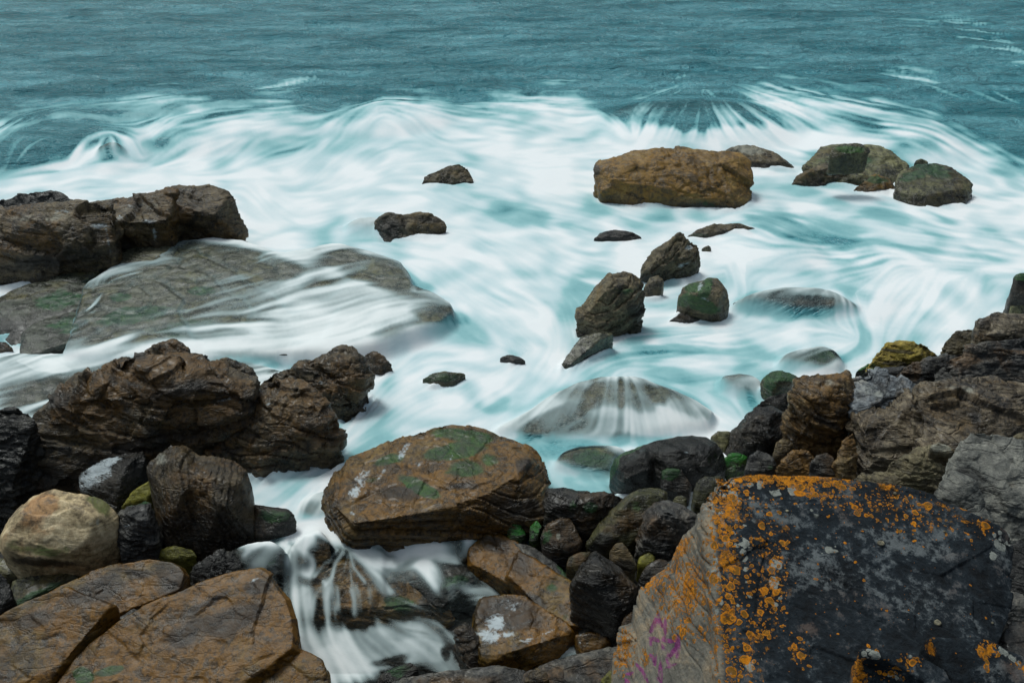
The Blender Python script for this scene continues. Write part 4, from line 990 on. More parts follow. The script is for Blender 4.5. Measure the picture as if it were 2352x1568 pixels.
R(6, 'rock_ledge', 'dark stepped rock at the right edge behind the wide brown ledge', 'grey_dark',
  [S('1640,810 1660,680 1720,630 1820,600 2000,600 2330,620 2330,860 1900,800 1750,800', 1.2, 35, r='1700,700,.2 1900,700,.2 2200,740,.2'),
   S('1800,605 1820,560 1950,530 2200,505 2330,495 2330,640 2000,620', 1.5, 35)], CRAG, cat='rock ledge', amp=.02, ridged=.02, strata=.03, swf=.6, sdir=(.1, 0, 1), sfreq=12, paint=PT(6, ('rust', 1800, 640, 120, 30, 0, .9), ('rust', 2150, 590, 120, 14, 0, .8), ('pale', 1780, 700, 60, 50, 0, .4)))
R(6, 'rock_slab', 'thin dark slab between the yellow rock and the green-topped rock', 'grey_dark', [S('1125,725 1250,700 1410,690 1390,745 1330,765 1200,745 1100,740', 0.85, 20)], SLAB, cat='rock slab')
R(6, 'rock', 'yellow ochre layered rock on the shore edge, brightest rock at the right', 'yellow',
  [S('1125,715 1180,620 1240,560 1270,515 1330,508 1450,515 1560,540 1640,575 1685,602 1600,660 1470,700 1400,705 1250,712', 0.7, r='1200,660,.2 1280,580,.3 1400,600,.3 1550,600,.2 1280,690,.2')], BLOCK, amp=.015, ridged=.01, strata=.02, sfreq=14, sdir=(.15, 0, 1),
  paint=PT(6, ('dark', 1330, 582, 90, 9, 6, 1.6), ('dark', 1330, 672, 90, 14, 3, 1.3), ('moss', 1170, 690, 30, 40, -30, .6)))
R(6, 'rock', 'low bright green rock at the water side of the yellow rock', 'weed', [S('1050,725 1090,695 1145,662 1155,715 1120,735', 0.6)], ST)
R(6, 'rock', 'pale pitted rock on the shore edge between the yellow rock and the brown corner block', 'beige',
  [S('1645,580 1680,500 1740,450 1850,418 1885,430 1890,510 1820,580 1800,620 1700,620', 0.9)], CRAG, amp=.035, paint=PT(6, ('pale', 1800, 450, 70, 20, -20, .5)))
R(6, 'rock', 'big brown angular block at the right edge above the dark stepped rock', 'schist',
  [S('1845,540 1880,440 1890,380 1960,340 2030,308 2100,310 2200,325 2330,340 2330,520 2050,530 1900,545', 1.3, r='1930,420,.2 2050,380,.3 2100,470,.3 1960,490,.25 2280,430,.2')], BLOCK, amp=.02,
  paint=PT(6, ('rust', 1950, 490, 90, 30, 0, .7), ('dark', 1920, 390, 40, 50, 0, .5)))
R(6, 'rock', 'dark green-topped boulder cut by the right edge, highest up the shore', 'dark', [S('2116,230 2130,120 2150,60 2200,42 2330,42 2330,260 2140,262', 0.6)], ROUND, paint=PT(6, ('moss', 2190, 70, 50, 26, 0, 1)))
R(6, 'rock', 'small stone with a white trickle under the dark boulder at the right edge', 'mossy', [S('2115,320 2120,270 2160,240 2330,225 2330,340 2150,335', 0.4)], ROUND, paint=PT(6, ('foam', 2180, 200, 60, 16, -10, 1), ('foam', 2170, 260, 60, 12, -20, .9)))
R(6, 'rock', 'beige layered rock behind the lichen boulder, lower step', 'beige',
  [S('1035,1460 1090,1435 1250,1425 1450,1425 1620,1490 1700,1560 1650,1700 1100,1700', 1.5, 35, r='1150,1500,.1 1500,1500,.1')], BLOCK, strata=.02)
R(6, 'rock', 'beige layered rock with a few orange lichen dots, upper step behind the lichen boulder', 'beige',
  [S('1250,1420 1300,1340 1420,1300 1480,1250 1560,1230 1700,1250 1735,1290 1720,1360 1690,1440 1640,1510 1450,1440', 1.7, 40, r='1320,1380,.15 1500,1340,.15 1650,1400,.15')], BLOCK, strata=.025, sdir=(.3, .1, 1),
  paint=PT(6, ('pale', 1330, 1370, 60, 50, 0, .6), ('pale', 1650, 1245, 90, 26, 15, .7)))
R(6, 'stone', 'small pale cream stone on the upper step of the beige layered rock', 'beige', [S('1560,1262 1575,1232 1620,1216 1700,1240 1738,1275 1710,1300 1620,1282', 2.0)], dict(ST, facets=6), paint=PT(6, ('pale', 1640, 1250, 120, 60, 0, .6)))
R(0, 'boulder', 'large grey angular boulder at the right edge with black specks, above the lichen boulder', 'grey_light',
  [S('2178,1110 2186,1055 2208,1018 2230,991 2255,988 2300,1000 2325,1010 2390,1022 2390,1300 2345,1280 2300,1230 2262,1180 2220,1140', 2.2, 40, r='2215,1060,.15 2240,1090,.25 2290,1140,.25 2345,1200,.2 2250,1020,.1')], BLOCK, cat='boulder', amp=.03, ridged=.03,
  paint=PT(5, ('dark', 1800, 200, 110, 90, 40, .55), ('dark', 1950, 60, 200, 40, 20, .25), ('rust', 2060, 200, 90, 80, 40, .4)))
R(0, 'rock', 'light grey rock at the left foot of the large grey angular boulder', 'grey_light',
  [S('2142,1140 2160,1108 2190,1085 2240,1105 2268,1165 2300,1225 2270,1240 2200,1190', 2.5, 40)], BLOCK, amp=.03, paint=PT(5, ('dark', 1780, 330, 80, 50, 30, .3)))
R(6, 'rock', 'beige pointed rock cut by the right edge behind the large grey boulder', 'beige', [S('2090,1260 2140,1170 2220,1130 2330,1115 2330,1370 2200,1350', 2.6)], BLOCK)
R(0, 'rock', 'dark bluish rock wedged between the lichen boulder and the right edge', 'grey_dark', [S('2305,1340 2318,1262 2345,1235 2420,1240 2420,1450 2330,1420', 4.3)], BLOCK)
R(5, 'rock', 'dark rock at the right edge below the bluish one, beside the lichen boulder', 'grey_dark', [S('2000,900 2100,940 2188,990 2300,1000 2300,1260 2100,1240 2040,1060', 4.6)], BLOCK)

# ------------------------------------------------------------------ how the water moves (full-view strokes) and where it is white
FLOW = ['0,60 600,55 1200,60 1800,70 2352,60', '0,150 700,150 1400,160 2352,140', '-300,40 0,60', '2352,60 2700,60',
        '0,235 200,222 400,205 600,200', '640,200 760,180', '900,200 1200,190 1400,190', '1500,190 1650,160', '1700,175 1850,210 2000,235', '2100,60 2250,75 2352,110', '2050,170 2200,200 2352,250',
        '0,370 30,310 90,275 180,255 300,250', '-60,400 -20,330 40,280', '160,360 200,315 250,300', '250,300 300,320 330,370', '235,345 240,310', '265,345 262,310', '330,330 400,270 520,245 640,240',
        '300,400 420,330 560,290 700,262', '500,400 600,320 760,270', '700,400 760,340 800,300 850,262', '860,262 820,290 790,320', '900,262 960,290 1000,330', '800,420 900,360 1000,340', '1000,250 1150,260 1300,300', '1100,330 1250,340 1350,320',
        '1430,285 1400,250 1430,220 1480,210', '1470,290 1480,250 1520,215', '1520,290 1540,250 1570,215', '1570,292 1590,250 1600,215', '1640,290 1625,250 1615,215', '1700,290 1670,250 1650,215', '1770,290 1710,245 1670,215', '1850,295 1780,250 1700,215',
        '1720,180 1800,200 1900,250 2000,290 2150,310 2300,380', '1800,230 1900,290 2050,320', '2150,250 2250,300 2352,360', '1900,340 2100,330 2250,400 2352,430',
        '0,420 200,400 400,410 560,420', '570,430 620,480 700,540', '560,520 640,550 760,550', '700,500 850,470 960,460', '800,600 950,600', '1050,400 1200,440 1350,480', '1000,460 1150,520 1300,540', '1100,560 1200,640 1290,700', '1040,620 1150,720 1250,800',
        '1000,640 1080,740 1180,800', '1380,500 1500,520 1650,530', '1720,470 1850,470 2000,490 2200,540 2352,560', '1700,450 1800,440', '1700,530 1780,560 1850,570 1950,590', '1750,510 1790,545 1850,560', '1620,520 1700,500 1800,500 1950,540',
        '1900,560 1800,600 1700,640', '2050,600 1900,640 1750,680', '2150,620 2120,700 2060,790', '2250,620 2230,700 2150,780', '2040,610 2000,700 1980,780', '1700,610 1720,700', '1840,590 2000,570 2200,600 2352,610', '2352,640 2300,700',
        '1740,700 1760,675', '1790,720 1800,672', '1830,720 1835,672', '1880,725 1875,675', '1920,730 1905,680', '1950,740 1925,690', '1690,715 1730,690', '1960,700 2000,760', '1760,760 1850,740 1950,780', '1960,800 1900,840 1830,870',
        '1690,780 1560,790 1450,810 1350,850 1290,890', '1680,740 1560,760 1430,790', '1900,760 1750,790 1600,830 1450,850', '1850,800 1700,840 1560,860', '1950,860 1800,850 1700,870', '1700,900 1720,960 1740,990',
        '1290,700 1310,780 1290,860', '1300,880 1200,950 1150,985 1080,1030', '1420,870 1420,960', '1380,872 1350,960', '1340,880 1290,960', '1300,895 1240,950', '1260,920 1190,980', '1220,940 1160,990', '1460,872 1500,960', '1500,880 1570,970', '1540,895 1630,980', '1570,915 1680,990', '1400,940 1380,1000 1330,1020 1260,1010',
        '1160,990 1230,1020 1270,1080 1340,1120', '1300,1040 1290,1080', '1250,1040 1265,1130', '1280,1010 1400,1020',
        '1250,800 1180,900 1080,960 960,970', '1150,800 1000,860 900,900 820,980', '1030,760 950,800 900,850', '950,780 900,810 880,840', '880,880 820,960 760,1030 660,1080 590,1130', '1000,940 850,1000 760,1060 650,1120', '1100,900 1060,950', '700,1100 640,1150 600,1170', '760,1080 700,1150 690,1180',
        '560,750 700,725 850,700 1030,680', '560,720 650,660 800,610 900,590', '700,590 800,575 900,590', '600,800 750,780 900,740 1020,710', '620,840 760,810 860,790', '200,720 300,690 450,660 600,630', '60,790 200,770 400,720 560,690', '20,900 150,850 300,810 450,790 600,760', '0,950 150,900 300,850',
        '0,880 100,830 200,820', '60,930 250,860 420,820 560,830', '240,620 400,590 560,580', '190,710 220,680 240,630', '500,620 600,590 700,585', '1030,690 1060,720 1070,760', '1010,735 1020,770', '950,765 960,800', '900,780 910,810', '920,610 945,640 950,680', '640,580 600,590 520,620',
        '560,1250 640,1230 700,1200', '700,1150 680,1190 640,1220', '690,1200 760,1230 830,1255', '700,1230 680,1270 670,1300', '790,1260 740,1290 720,1330', '800,1260 775,1290 760,1340', '800,1260 800,1300 795,1340', '810,1260 850,1310 880,1350', '820,1270 870,1290 915,1290', '690,1345 685,1400 690,1470', '720,1345 715,1400 720,1460',
        '755,1345 750,1400 760,1460', '790,1345 785,1400 800,1450', '830,1345 830,1400 860,1450', '870,1350 900,1390 960,1410 1030,1400', '900,1350 960,1370 1030,1420', '700,1480 740,1520 760,1568', '760,1470 800,1520 830,1568', '850,1460 930,1500 1000,1530', '900,1440 1000,1460 1060,1500', '930,1280 1000,1260 1060,1270', '980,1300 1000,1340', '1040,1400 1060,1370 1120,1350', '1080,1340 1140,1360']
LINE_X = [-500, 0, 150, 300, 400, 600, 780, 820, 950, 1100, 1250, 1370, 1450, 1520, 1640, 1700, 1740, 1800, 1950, 2100, 2200, 2352, 2800]
LINE_Y = [275, 258, 238, 228, 226, 234, 238, 228, 222, 222, 200, 206, 240, 268, 262, 200, 178, 182, 205, 238, 268, 330, 420]
# (x, y, rx, ry, angle, more or less white)
DENS = [(760, 715, 180, 56, -6, .26), (1000, 718, 56, 20, 8, -.22), (905, 628, 50, 26, 20, -.22), (780, 575, 60, 14, 0, -.15), (1600, 246, 200, 40, 2, .34), (1385, 222, 50, 34, 0, -.3), (820, 700, 210, 60, 4, .14), (1590, 240, 180, 40, 2, .30), (60, 345, 150, 55, -12, -.75), (190, 300, 160, 40, -8, -.45), (245, 350, 26, 26, 0, -.25), (150, 260, 190, 14, -6, -.25), (400, 320, 100, 30, -20, -.22), (440, 265, 140, 18, -3, -.18), (620, 320, 150, 36, -12, -.16), (800, 330, 90, 30, 0, -.12), (480, 400, 120, 30, -10, -.08), (1000, 300, 100, 22, 10, -.12),
        (1600, 250, 185, 44, 2, -.72), (1560, 285, 90, 18, 0, -.1), (1420, 240, 50, 40, 0, -.3), (1780, 270, 110, 26, 20, -.35), (1960, 275, 70, 22, 15, -.45), (2080, 310, 120, 26, 18, -.2), (1400, 200, 130, 16, 3, -.12), (2300, 300, 140, 60, 20, -.35), (2330, 400, 60, 60, 0, -.3), (2230, 330, 90, 26, 25, .12),
        (500, 470, 260, 60, 0, .2), (760, 440, 220, 70, 0, .2), (1150, 330, 200, 40, 0, .08), (1250, 400, 200, 60, 0, .1), (1900, 330, 200, 20, 8, .15), (1700, 310, 250, 18, 0, .2), (200, 400, 260, 22, 0, .2), (1330, 340, 60, 26, 0, -.12),
        (1230, 505, 90, 26, 0, -.18), (1150, 480, 60, 16, 0, -.12), (1200, 620, 60, 40, 30, -.1), (1130, 700, 50, 22, 0, -.12), (1110, 910, 60, 30, 30, -.28), (1160, 860, 90, 24, 10, -.12), (1000, 900, 60, 26, 0, -.16), (1260, 740, 50, 60, 40, -.1), (1320, 690, 40, 60, 30, -.22),
        (1500, 490, 160, 16, 6, -.22), (1850, 520, 130, 40, 12, -.42), (1950, 560, 90, 22, 25, -.3), (2080, 500, 220, 30, 12, -.2), (1620, 545, 80, 20, 0, -.08), (1780, 600, 120, 20, 5, .1),
        (1800, 705, 130, 30, 0, -.5), (1870, 705, 80, 26, 0, -.2), (1480, 790, 90, 18, -18, -.42), (1590, 775, 60, 26, -20, -.38), (1680, 800, 90, 34, 10, -.34), (1560, 860, 120, 22, -8, -.2), (1740, 850, 70, 20, 0, -.12), (2150, 720, 90, 60, -60, -.16), (2230, 640, 100, 26, 20, -.12), (1960, 650, 60, 40, 40, -.16), (2060, 770, 120, 40, -20, -.08), (1850, 820, 80, 30, 0, -.3),
        (1420, 905, 130, 34, 0, -.5), (1560, 925, 90, 26, 22, -.5), (1260, 965, 110, 20, -28, -.42), (1400, 985, 120, 26, 0, -.1), (1360, 1050, 110, 30, 10, -.7), (1250, 1030, 40, 60, -20, -.12), (1640, 950, 30, 26, 0, -.1), (1690, 900, 60, 50, 60, -.3), (1490, 1010, 80, 20, 0, -.42),
        (200, 720, 260, 80, -8, -.66), (420, 720, 220, 80, -8, -.62), (1600, 0, 1, 1, 0, 0), (1960, 375, 130, 40, 5, -.62), (2070, 360, 60, 30, 0, -.2), (560, 600, 180, 34, 10, -.62), (460, 600, 150, 40, 0, -.45), (330, 650, 180, 30, -12, -.25), (640, 590, 80, 18, -10, .25), (860, 620, 120, 34, 18, -.55), (760, 590, 80, 22, 0, -.3), (700, 700, 130, 50, -8, -.22), (930, 670, 90, 26, 8, -.22), (1000, 715, 60, 24, 10, -.3), (880, 760, 130, 22, -14, -.35), (620, 760, 60, 60, 30, .15), (760, 800, 120, 16, -10, .12),
        (200, 870, 220, 34, -14, -.45), (500, 830, 130, 26, -4, -.45), (60, 900, 90, 40, -20, -.35), (130, 950, 120, 30, -30, -.35), (650, 850, 40, 16, 0, -.3), (215, 690, 30, 10, -50, .7), (280, 640, 70, 8, -14, .45), (560, 610, 60, 8, -20, .5), (280, 745, 180, 6, -8, .25), (100, 838, 50, 12, 10, .5), (480, 790, 140, 8, -6, .2),
        (950, 470, 90, 20, 0, .1), (700, 1000, 200, 90, -35, .1), (640, 1130, 90, 60, 0, .14), (720, 1180, 40, 30, 0, -.35), (760, 1200, 50, 26, 0, -.1),
        (300, 1350, 330, 240, 0, -.75), (600, 1270, 70, 26, -20, -.5), (590, 1240, 60, 10, -14, .9), (700, 1225, 26, 20, -40, .5), (730, 1240, 110, 12, 14, .6), (840, 1330, 22, 60, -35, .7), (675, 1285, 12, 40, 12, .8),
        (740, 1300, 60, 30, -30, -.35), (900, 1330, 40, 24, 30, -.7), (700, 1345, 60, 10, 0, -.3), (760, 1410, 100, 50, 0, -.36), (900, 1400, 60, 22, 20, -.62), (690, 1440, 14, 90, 0, .25), (950, 1440, 40, 14, 0, -.2), (800, 1430, 30, 16, 0, -.5), (960, 1460, 50, 60, 0, -.05), (1010, 1500, 16, 22, 0, -.5), (860, 1500, 110, 60, 0, .12),
        (950, 1340, 60, 60, 0, -.7), (990, 1270, 80, 20, 5, .8), (1100, 1370, 60, 26, -10, .25), (1000, 1320, 22, 30, 0, .4), (1300, 1350, 200, 200, 0, -.7), (1250, 1240, 60, 30, 0, -.4), (1330, 1110, 30, 26, 0, -.2), (1390, 1090, 30, 30, 0, -.3)]
# broken foam out on the open sea
FLECK = [(700, 190, 70, 9, -14, .55), (330, 215, 120, 10, -6, .25), (1120, 205, 60, 9, 0, .3), (1500, 190, 120, 14, 6, .45), (1560, 165, 60, 8, 5, .35), (1640, 200, 60, 9, 15, .3), (1000, 200, 80, 8, 0, .2), (2200, 60, 100, 9, 4, .5), (2250, 85, 60, 18, 30, .45), (2320, 115, 50, 9, 25, .4), (2110, 175, 60, 12, 10, .35), (2230, 215, 60, 10, 15, .3),
        (450, 95, 70, 5, -3, .2), (900, 55, 120, 5, 0, .12), (750, 72, 60, 6, -4, .25), (530, 165, 60, 6, 0, .15), (1550, 55, 90, 5, 0, .15), (1450, 50, 60, 6, 0, .15), (2330, 190, 40, 22, 0, .4), (1330, 185, 70, 8, 0, .25)]
# stones of the shelf that stand clear of the water (x, y, rx, ry, angle)
DRY = [(60, 1200, 10, 10, 0)]
# white strands and pools of the cascade: (points, width, strength) in the centre-foreground view
STREAM = [('560,740 480,770 430,800', 8, .4), ('740,660 850,625 950,603', 7, .7), ('940,735 1000,700 1080,665', 7, .6), ('330,760 420,800 520,800 590,860', 20, .5), ('-250,830 -150,800 -60,790 10,830', 10, .5), ('-20,760 -10,840 -30,900', 10, .5), ('-40,690 80,672 150,690 230,740 300,800 340,830', 30, .75), ('340,830 400,890 460,965 515,1055', 26, .85), ('40,600 60,690', 60, .6), ('-60,740 20,700 80,690', 16, .7),
          ('-300,800 -200,780 -110,745 -40,700', 12, .8), ('-260,860 -200,800', 10, .4),
          ('90,700 110,760 70,830 100,900 70,960', 12, .8), ('230,820 200,870 150,900 105,965', 9, .8), ('270,840 230,900 210,985 170,1015', 11, .85), ('290,850 262,920 250,1000', 8, .8), ('300,850 300,920 310,1000', 7, .6), ('310,850 335,930 395,1008', 10, .85), ('150,1000 200,1010', 9, .7),
          ('380,790 450,860 580,885', 26, .5), ('350,830 470,900 570,915', 14, .5), ('600,865 700,828 800,835 890,880', 28, .85), ('880,890 960,850 990,780', 16, .7), ('740,925 775,970 805,1030', 28, .75), ('880,890 960,920', 12, .5),
          ('970,945 1040,985 1090,1030 1180,1085', 12, .7), ('1180,1085 1060,1080 960,1060', 26, .6), ('1080,1060 1000,1130 930,1200 900,1250', 40, .6), ('880,1060 890,1140 900,1200', 22, .5),
          ('60,1040 30,1120 35,1220', 12, .5), ('130,1030 100,1100 90,1200', 11, .5), ('190,1030 180,1100 190,1220', 12, .5), ('240,1030 245,1100 230,1210', 8, .45), ('300,1030 320,1110 310,1220', 12, .5), ('350,1030 370,1100 380,1200', 9, .45), ('420,1040 430,1120 470,1220', 12, .5),
          ('510,1060 600,1110 700,1150 800,1150', 16, .6), ('520,1080 560,1160 640,1230', 12, .45), ('600,1200 700,1230 830,1240', 18, .4), ('30,1100 60,1250 100,1400 180,1560', 40, .5), ('850,1150 880,1200 885,1260', 8, .8), ('890,1290 900,1360 960,1440 985,1490', 9, .8), ('540,1060 680,1075', 5, .6)]
POOL = [(230, 1110, 230, 100, 0, .40), (700, 1150, 160, 60, 20, .25), (120, 760, 200, 60, 10, .35), (440, 870, 140, 50, 15, .35), (180, 930, 120, 60, 0, .12), (260, 1330, 230, 110, 0, .62), (620, 1330, 320, 110, 0, .66), (800, 1450, 200, 90, 20, .66), (250, 1480, 260, 110, 0, .7), (450, 1420, 220, 80, 0, .6), (60, 640, 90, 80, 0, .7),
        (260, 1230, 60, 60, 0, -.3), (380, 1230, 40, 50, 0, -.3), (580, 1180, 90, 40, 25, -.3), (840, 1400, 24, 40, 0, -.45), (540, 1440, 110, 26, -12, -.4), (700, 1290, 60, 10, 10, -.2)]
# where the water is drawn out into silk: (x, y, rx, ry, angle, strength)
SILK = [(1600, 255, 230, 66, 2, .26), (110, 320, 190, 70, -10, .18), (2050, 700, 280, 120, -30, .10), (1850, 560, 220, 70, 12, .12), (1500, 800, 260, 60, -10, .10), (400, 320, 260, 60, -10, .08), (1950, 280, 260, 60, 15, .10), (800, 1020, 260, 90, -35, .05)]
# ------------------------------------------------------------------ the lichen boulder
def top_z(x, y):
    return 5.3 + (1600 - y) / 510 * 0.28


def explicit_hull(rows, reg):
    ox, oy, k = REG[reg]
    out = []
    for (x, y, z) in rows:
        X, Y = ox + x * k, oy + y * k
        out.append(tuple(at(X, Y, top_z(X, Y) + z)))
    return out


_hull_old = hull_points


def hull_points(outline, z0=0, phi=None, ridge=(), bulge=0, drop=0, back=0, pts3=None, shelf=1.6, plate=None):
    if pts3 is None:
        return _hull_old(outline, z0, phi, ridge, bulge, drop, back, plate)
    P = np.array(pts3)
    cen = P.mean(0)
    V = [tuple(p) for p in P]
    for p in P:
        q = cen + (p - cen) * 0.9
        V.append((q[0], q[1], P[:, 2].min() - shelf))
    size = (P.max(0) - P.min(0)).max()
    return V, size, cen


def X(p3, shelf=1.6):
    return dict(outline=None, pts3=p3, shelf=shelf)


top = [(0, 400, -.02), (20, 290, -.02), (80, 210, 0), (170, 145, 0), (290, 132, 0), (420, 140, 0), (600, 155, 0), (760, 182, 0), (900, 188, 0), (980, 165, .01), (1100, 195, 0),
       (1300, 210, 0), (1440, 240, 0), (1560, 290, 0), (1750, 370, 0), (1900, 440, 0), (2020, 500, -.02), (2090, 555, -.05), (2095, 620, -.06), (2085, 800, -.05),
       (2060, 1000, -.05), (2085, 1120, -.06), (2060, 1230, -.05), (2000, 1320, -.04), (1900, 1700, 0), (100, 1700, 0), (75, 1000, 0), (45, 600, 0)]
left = [(1150, 320, -.03), (1100, 560, -.02), (1115, 800, -.01), (1150, 1100, 0), (1165, 1700, 0), (1060, 450, -.22), (1030, 520, -.3), (1000, 650, -.36), (1050, 700, -.1), (1100, 1000, -.06)]
left2 = [(1080, 560, -.08), (1100, 800, -.06), (1130, 1100, -.06), (1150, 1650, -.06), (995, 655, -.38), (940, 680, -.4), (860, 745, -.42), (848, 800, -.44), (800, 885, -.45), (900, 760, -.32)]
left3 = [(1090, 900, -.1), (1120, 1100, -.08), (1150, 1680, -.08), (850, 850, -.42), (730, 912, -.5), (650, 1000, -.55), (622, 1085, -.6), (618, 1170, -.62), (640, 1700, -.5)]
left4 = [(700, 1300, -.5), (800, 1700, -.4), (600, 1205, -.68), (535, 1240, -.7), (512, 1400, -.72), (498, 1700, -.75)]
LB = build_rock('boulder', 'huge flat-topped black boulder crusted with orange lichen, bottom right corner', 'boulder', 'lichen',
                [X(explicit_hull(top, 5), 1.2), X(explicit_hull(left, 4)), X(explicit_hull(left2, 4)), X(explicit_hull(left3, 4)), X(explicit_hull(left4, 4))],
                amp=0.014, ridged=0.012, strata=0.008, crack=0.005, facets=0, sm=1.0, px=1.1, frac=((.006, 30), (.003, 160)), seed=5, sdir=(.5, .4, 1), sfreq=14,
                paint=PT(5, ('orange', 130, 700, 110, 900, 0, 1.22), ('orange', 560, 170, 460, 60, 3, 1.66), ('orange', 150, 300, 200, 160, 0, 1.08), ('orange', 750, 270, 260, 60, 15, 0.88), ('orange', 950, 240, 150, 50, -10, 0.97),
                         ('orange', 420, 900, 180, 560, 10, 0.82), ('orange', 500, 780, 60, 300, 0, 0.69), ('orange', 230, 1400, 200, 250, 20, 0.78), ('orange', 640, 1380, 90, 120, 0, 0.97), ('orange', 360, 1230, 100, 80, 0, 0.97),
                         ('orange', 1200, 330, 800, 200, 15, 0.66), ('orange', 1000, 900, 1300, 900, 0, 0.27), ('orange', 1930, 480, 120, 60, 20, 0.78), ('orange', 1750, 560, 300, 160, 0, 0.3),
                         ('grey', 130, 300, 160, 180, 0, 1.12), ('grey', 400, 220, 420, 70, 0, 0.75), ('grey', 200, 700, 150, 500, 0, 0.75), ('grey', 480, 900, 60, 200, 0, 1.05), ('grey', 880, 640, 90, 60, 20, 0.90), ('grey', 700, 380, 200, 60, 10, 0.60), ('grey', 2030, 600, 90, 180, 0, 0.90), ('grey', 250, 1450, 150, 120, 0, 0.75),
                         ('grey', 1000, 900, 1300, 900, 0, 0.18), ('pale', 800, 820, 300, 160, 10, 0.56), ('pale', 1400, 620, 300, 60, 15, 0.62), ('pale', 500, 410, 200, 40, 15, 0.56), ('pale', 1500, 1000, 260, 150, 20, 0.37), ('pale', 2040, 640, 60, 200, 0, 0.50), ('pale', 720, 1200, 70, 50, 0, 0.74), ('pale', 950, 430, 40, 120, -25, 0.43))
                + PT(4, ('orange', 940, 1000, 200, 280, 0, 0.97), ('orange', 900, 740, 90, 60, -35, 1.36), ('orange', 1080, 700, 40, 300, 0, 0.69), ('orange', 730, 950, 90, 60, -30, 1.17), ('orange', 560, 1350, 60, 160, 0, 1.17), ('orange', 680, 1400, 60, 60, 0, 0.78), ('orange', 950, 1250, 160, 100, 0, 0.69),
                        ('grey', 1100, 460, 60, 160, 0, 0.90), ('grey', 1110, 1000, 50, 400, 0, 0.75),
                        ('purple', 745, 1200, 14, 60, 25, 0.99), ('purple', 775, 1190, 12, 45, -30, 0.99), ('purple', 810, 1230, 10, 50, 0, 0.99), ('purple', 750, 1300, 34, 12, 20, 0.99), ('purple', 800, 1320, 12, 36, 10, 0.99), ('purple', 835, 1310, 36, 12, 10, 0.99), ('purple', 885, 1350, 14, 60, 0, 1.10), ('purple', 855, 1380, 12, 40, 35, 0.99), ('purple', 825, 1420, 13, 50, -10, 0.99),
                        ('purple', 745, 1440, 9, 50, 10, 0.88), ('purple', 720, 1340, 8, 60, 5, 0.77), ('purple', 780, 1500, 12, 70, 0, 0.99), ('purple', 850, 1460, 40, 9, -20, 0.77), ('purple', 650, 1470, 9, 40, -40, 0.99), ('purple', 680, 1510, 10, 50, -25, 0.99), ('purple', 590, 1510, 26, 9, -20, 0.99), ('purple', 570, 1550, 9, 34, 0, 0.99)))
# the flank of the boulder is bare grey stone: mark everything that faces left of the top plate
me = LB.data
n = len(me.vertices)
co = np.empty(n * 3, np.float32); me.vertices.foreach_get('co', co); co = co.reshape(-1, 3)
nr = np.empty(n * 3, np.float32); me.vertices.foreach_get('normal', nr); nr = nr.reshape(-1, 3)
u_, v_ = project(co.astype(float) + np.array(LB.location))
edge = np.interp(v_, [1090, 1110, 1190, 1290, 1390, 1568], [1640, 1640, 1640, 1645, 1655, 1662])
side = 1 - sstep(-9, 9, u_ - edge + 9 * fbm3(co.astype(float), 6, 3))
side = np.maximum(side, (1 - sstep(0.2, 0.5, nr[:, 2])) * (u_ < 1800))
buf = np.empty(n * 4, np.float32); me.attributes['stain_shade'].data.foreach_get('color', buf); buf = buf.reshape(-1, 4)
buf[:, 0] = side
me.attributes['stain_shade'].data.foreach_set('color', buf.ravel())
buf2 = np.empty(n * 4, np.float32); me.attributes['paint'].data.foreach_get('color', buf2); buf2 = buf2.reshape(-1, 4)
buf2[:, 2] *= side
me.attributes['paint'].data.foreach_set('color', buf2.ravel())


def small_hull(rows, up, reg=5):
    return X(explicit_hull([(x, y, z + up) for x, y, z in rows], reg), 0.5)


build_rock('rock', 'small pointed black rock with orange lichen at the bottom edge, before the lichen boulder', 'rock', 'lichen',
           [small_hull([(1000, 1640, -.1), (1010, 1460, -.12), (1075, 1330, .03), (1130, 1345, .04), (1300, 1345, .03), (1400, 1352, .03), (1510, 1405, .02), (1650, 1485, 0), (1760, 1680, 0)], .15)],
           amp=.02, ridged=.015, strata=.006, crack=.004, facets=3, sm=1.5, px=1.2,
           paint=PT(5, ('orange', 1060, 1500, 60, 130, 0, 1.44), ('orange', 1270, 1500, 110, 50, 0, 1.28), ('orange', 1430, 1440, 70, 50, 0, 1.12), ('orange', 1300, 1400, 300, 150, 0, 0.40), ('grey', 1130, 1370, 60, 40, 0, 1.76), ('grey', 1290, 1520, 60, 40, 0, 1.28), ('grey', 1400, 1400, 300, 120, 0, 0.32)))
build_rock('rock', 'low black rock with two large orange lichen rounds in the bottom right corner', 'rock', 'lichen',
           [small_hull([(1465, 1400, -.1), (1490, 1300, -.02), (1550, 1250, .04), (1700, 1285, .04), (1850, 1305, .03), (1870, 1282, .03), (1930, 1268, .03), (2005, 1300, .02), (2190, 1400, 0), (2330, 1480, 0), (2330, 1700, 0), (1760, 1700, 0), (1640, 1500, 0)], .12)],
           amp=.02, ridged=.015, strata=.006, crack=.004, facets=3, sm=1.5, px=1.2,
           paint=PT(5, ('orange', 1555, 1320, 30, 60, 0, 1.44), ('orange', 1935, 1340, 60, 80, 0, 1.60), ('orange', 1900, 1450, 400, 150, 0, 0.32), ('orange', 2180, 1460, 50, 50, 0, 1.12), ('grey', 2090, 1390, 120, 80, 30, 1.28), ('grey', 1900, 1400, 80, 90, 0, 0.48), ('pale', 2100, 1480, 160, 80, 0, .6)))
build_rock('rock', 'dark lumpy rock between the lichen boulder and the right edge near the corner', 'rock', 'grey_dark',
           [small_hull([(2000, 1310, -.12), (2045, 1215, -.1), (2110, 1140, -.1), (2330, 1150, -.12), (2330, 1600, -.1), (2150, 1500, -.1)], 0)],
           amp=.03, ridged=.02, strata=.006, crack=.006, facets=5, sm=2, px=1.3)

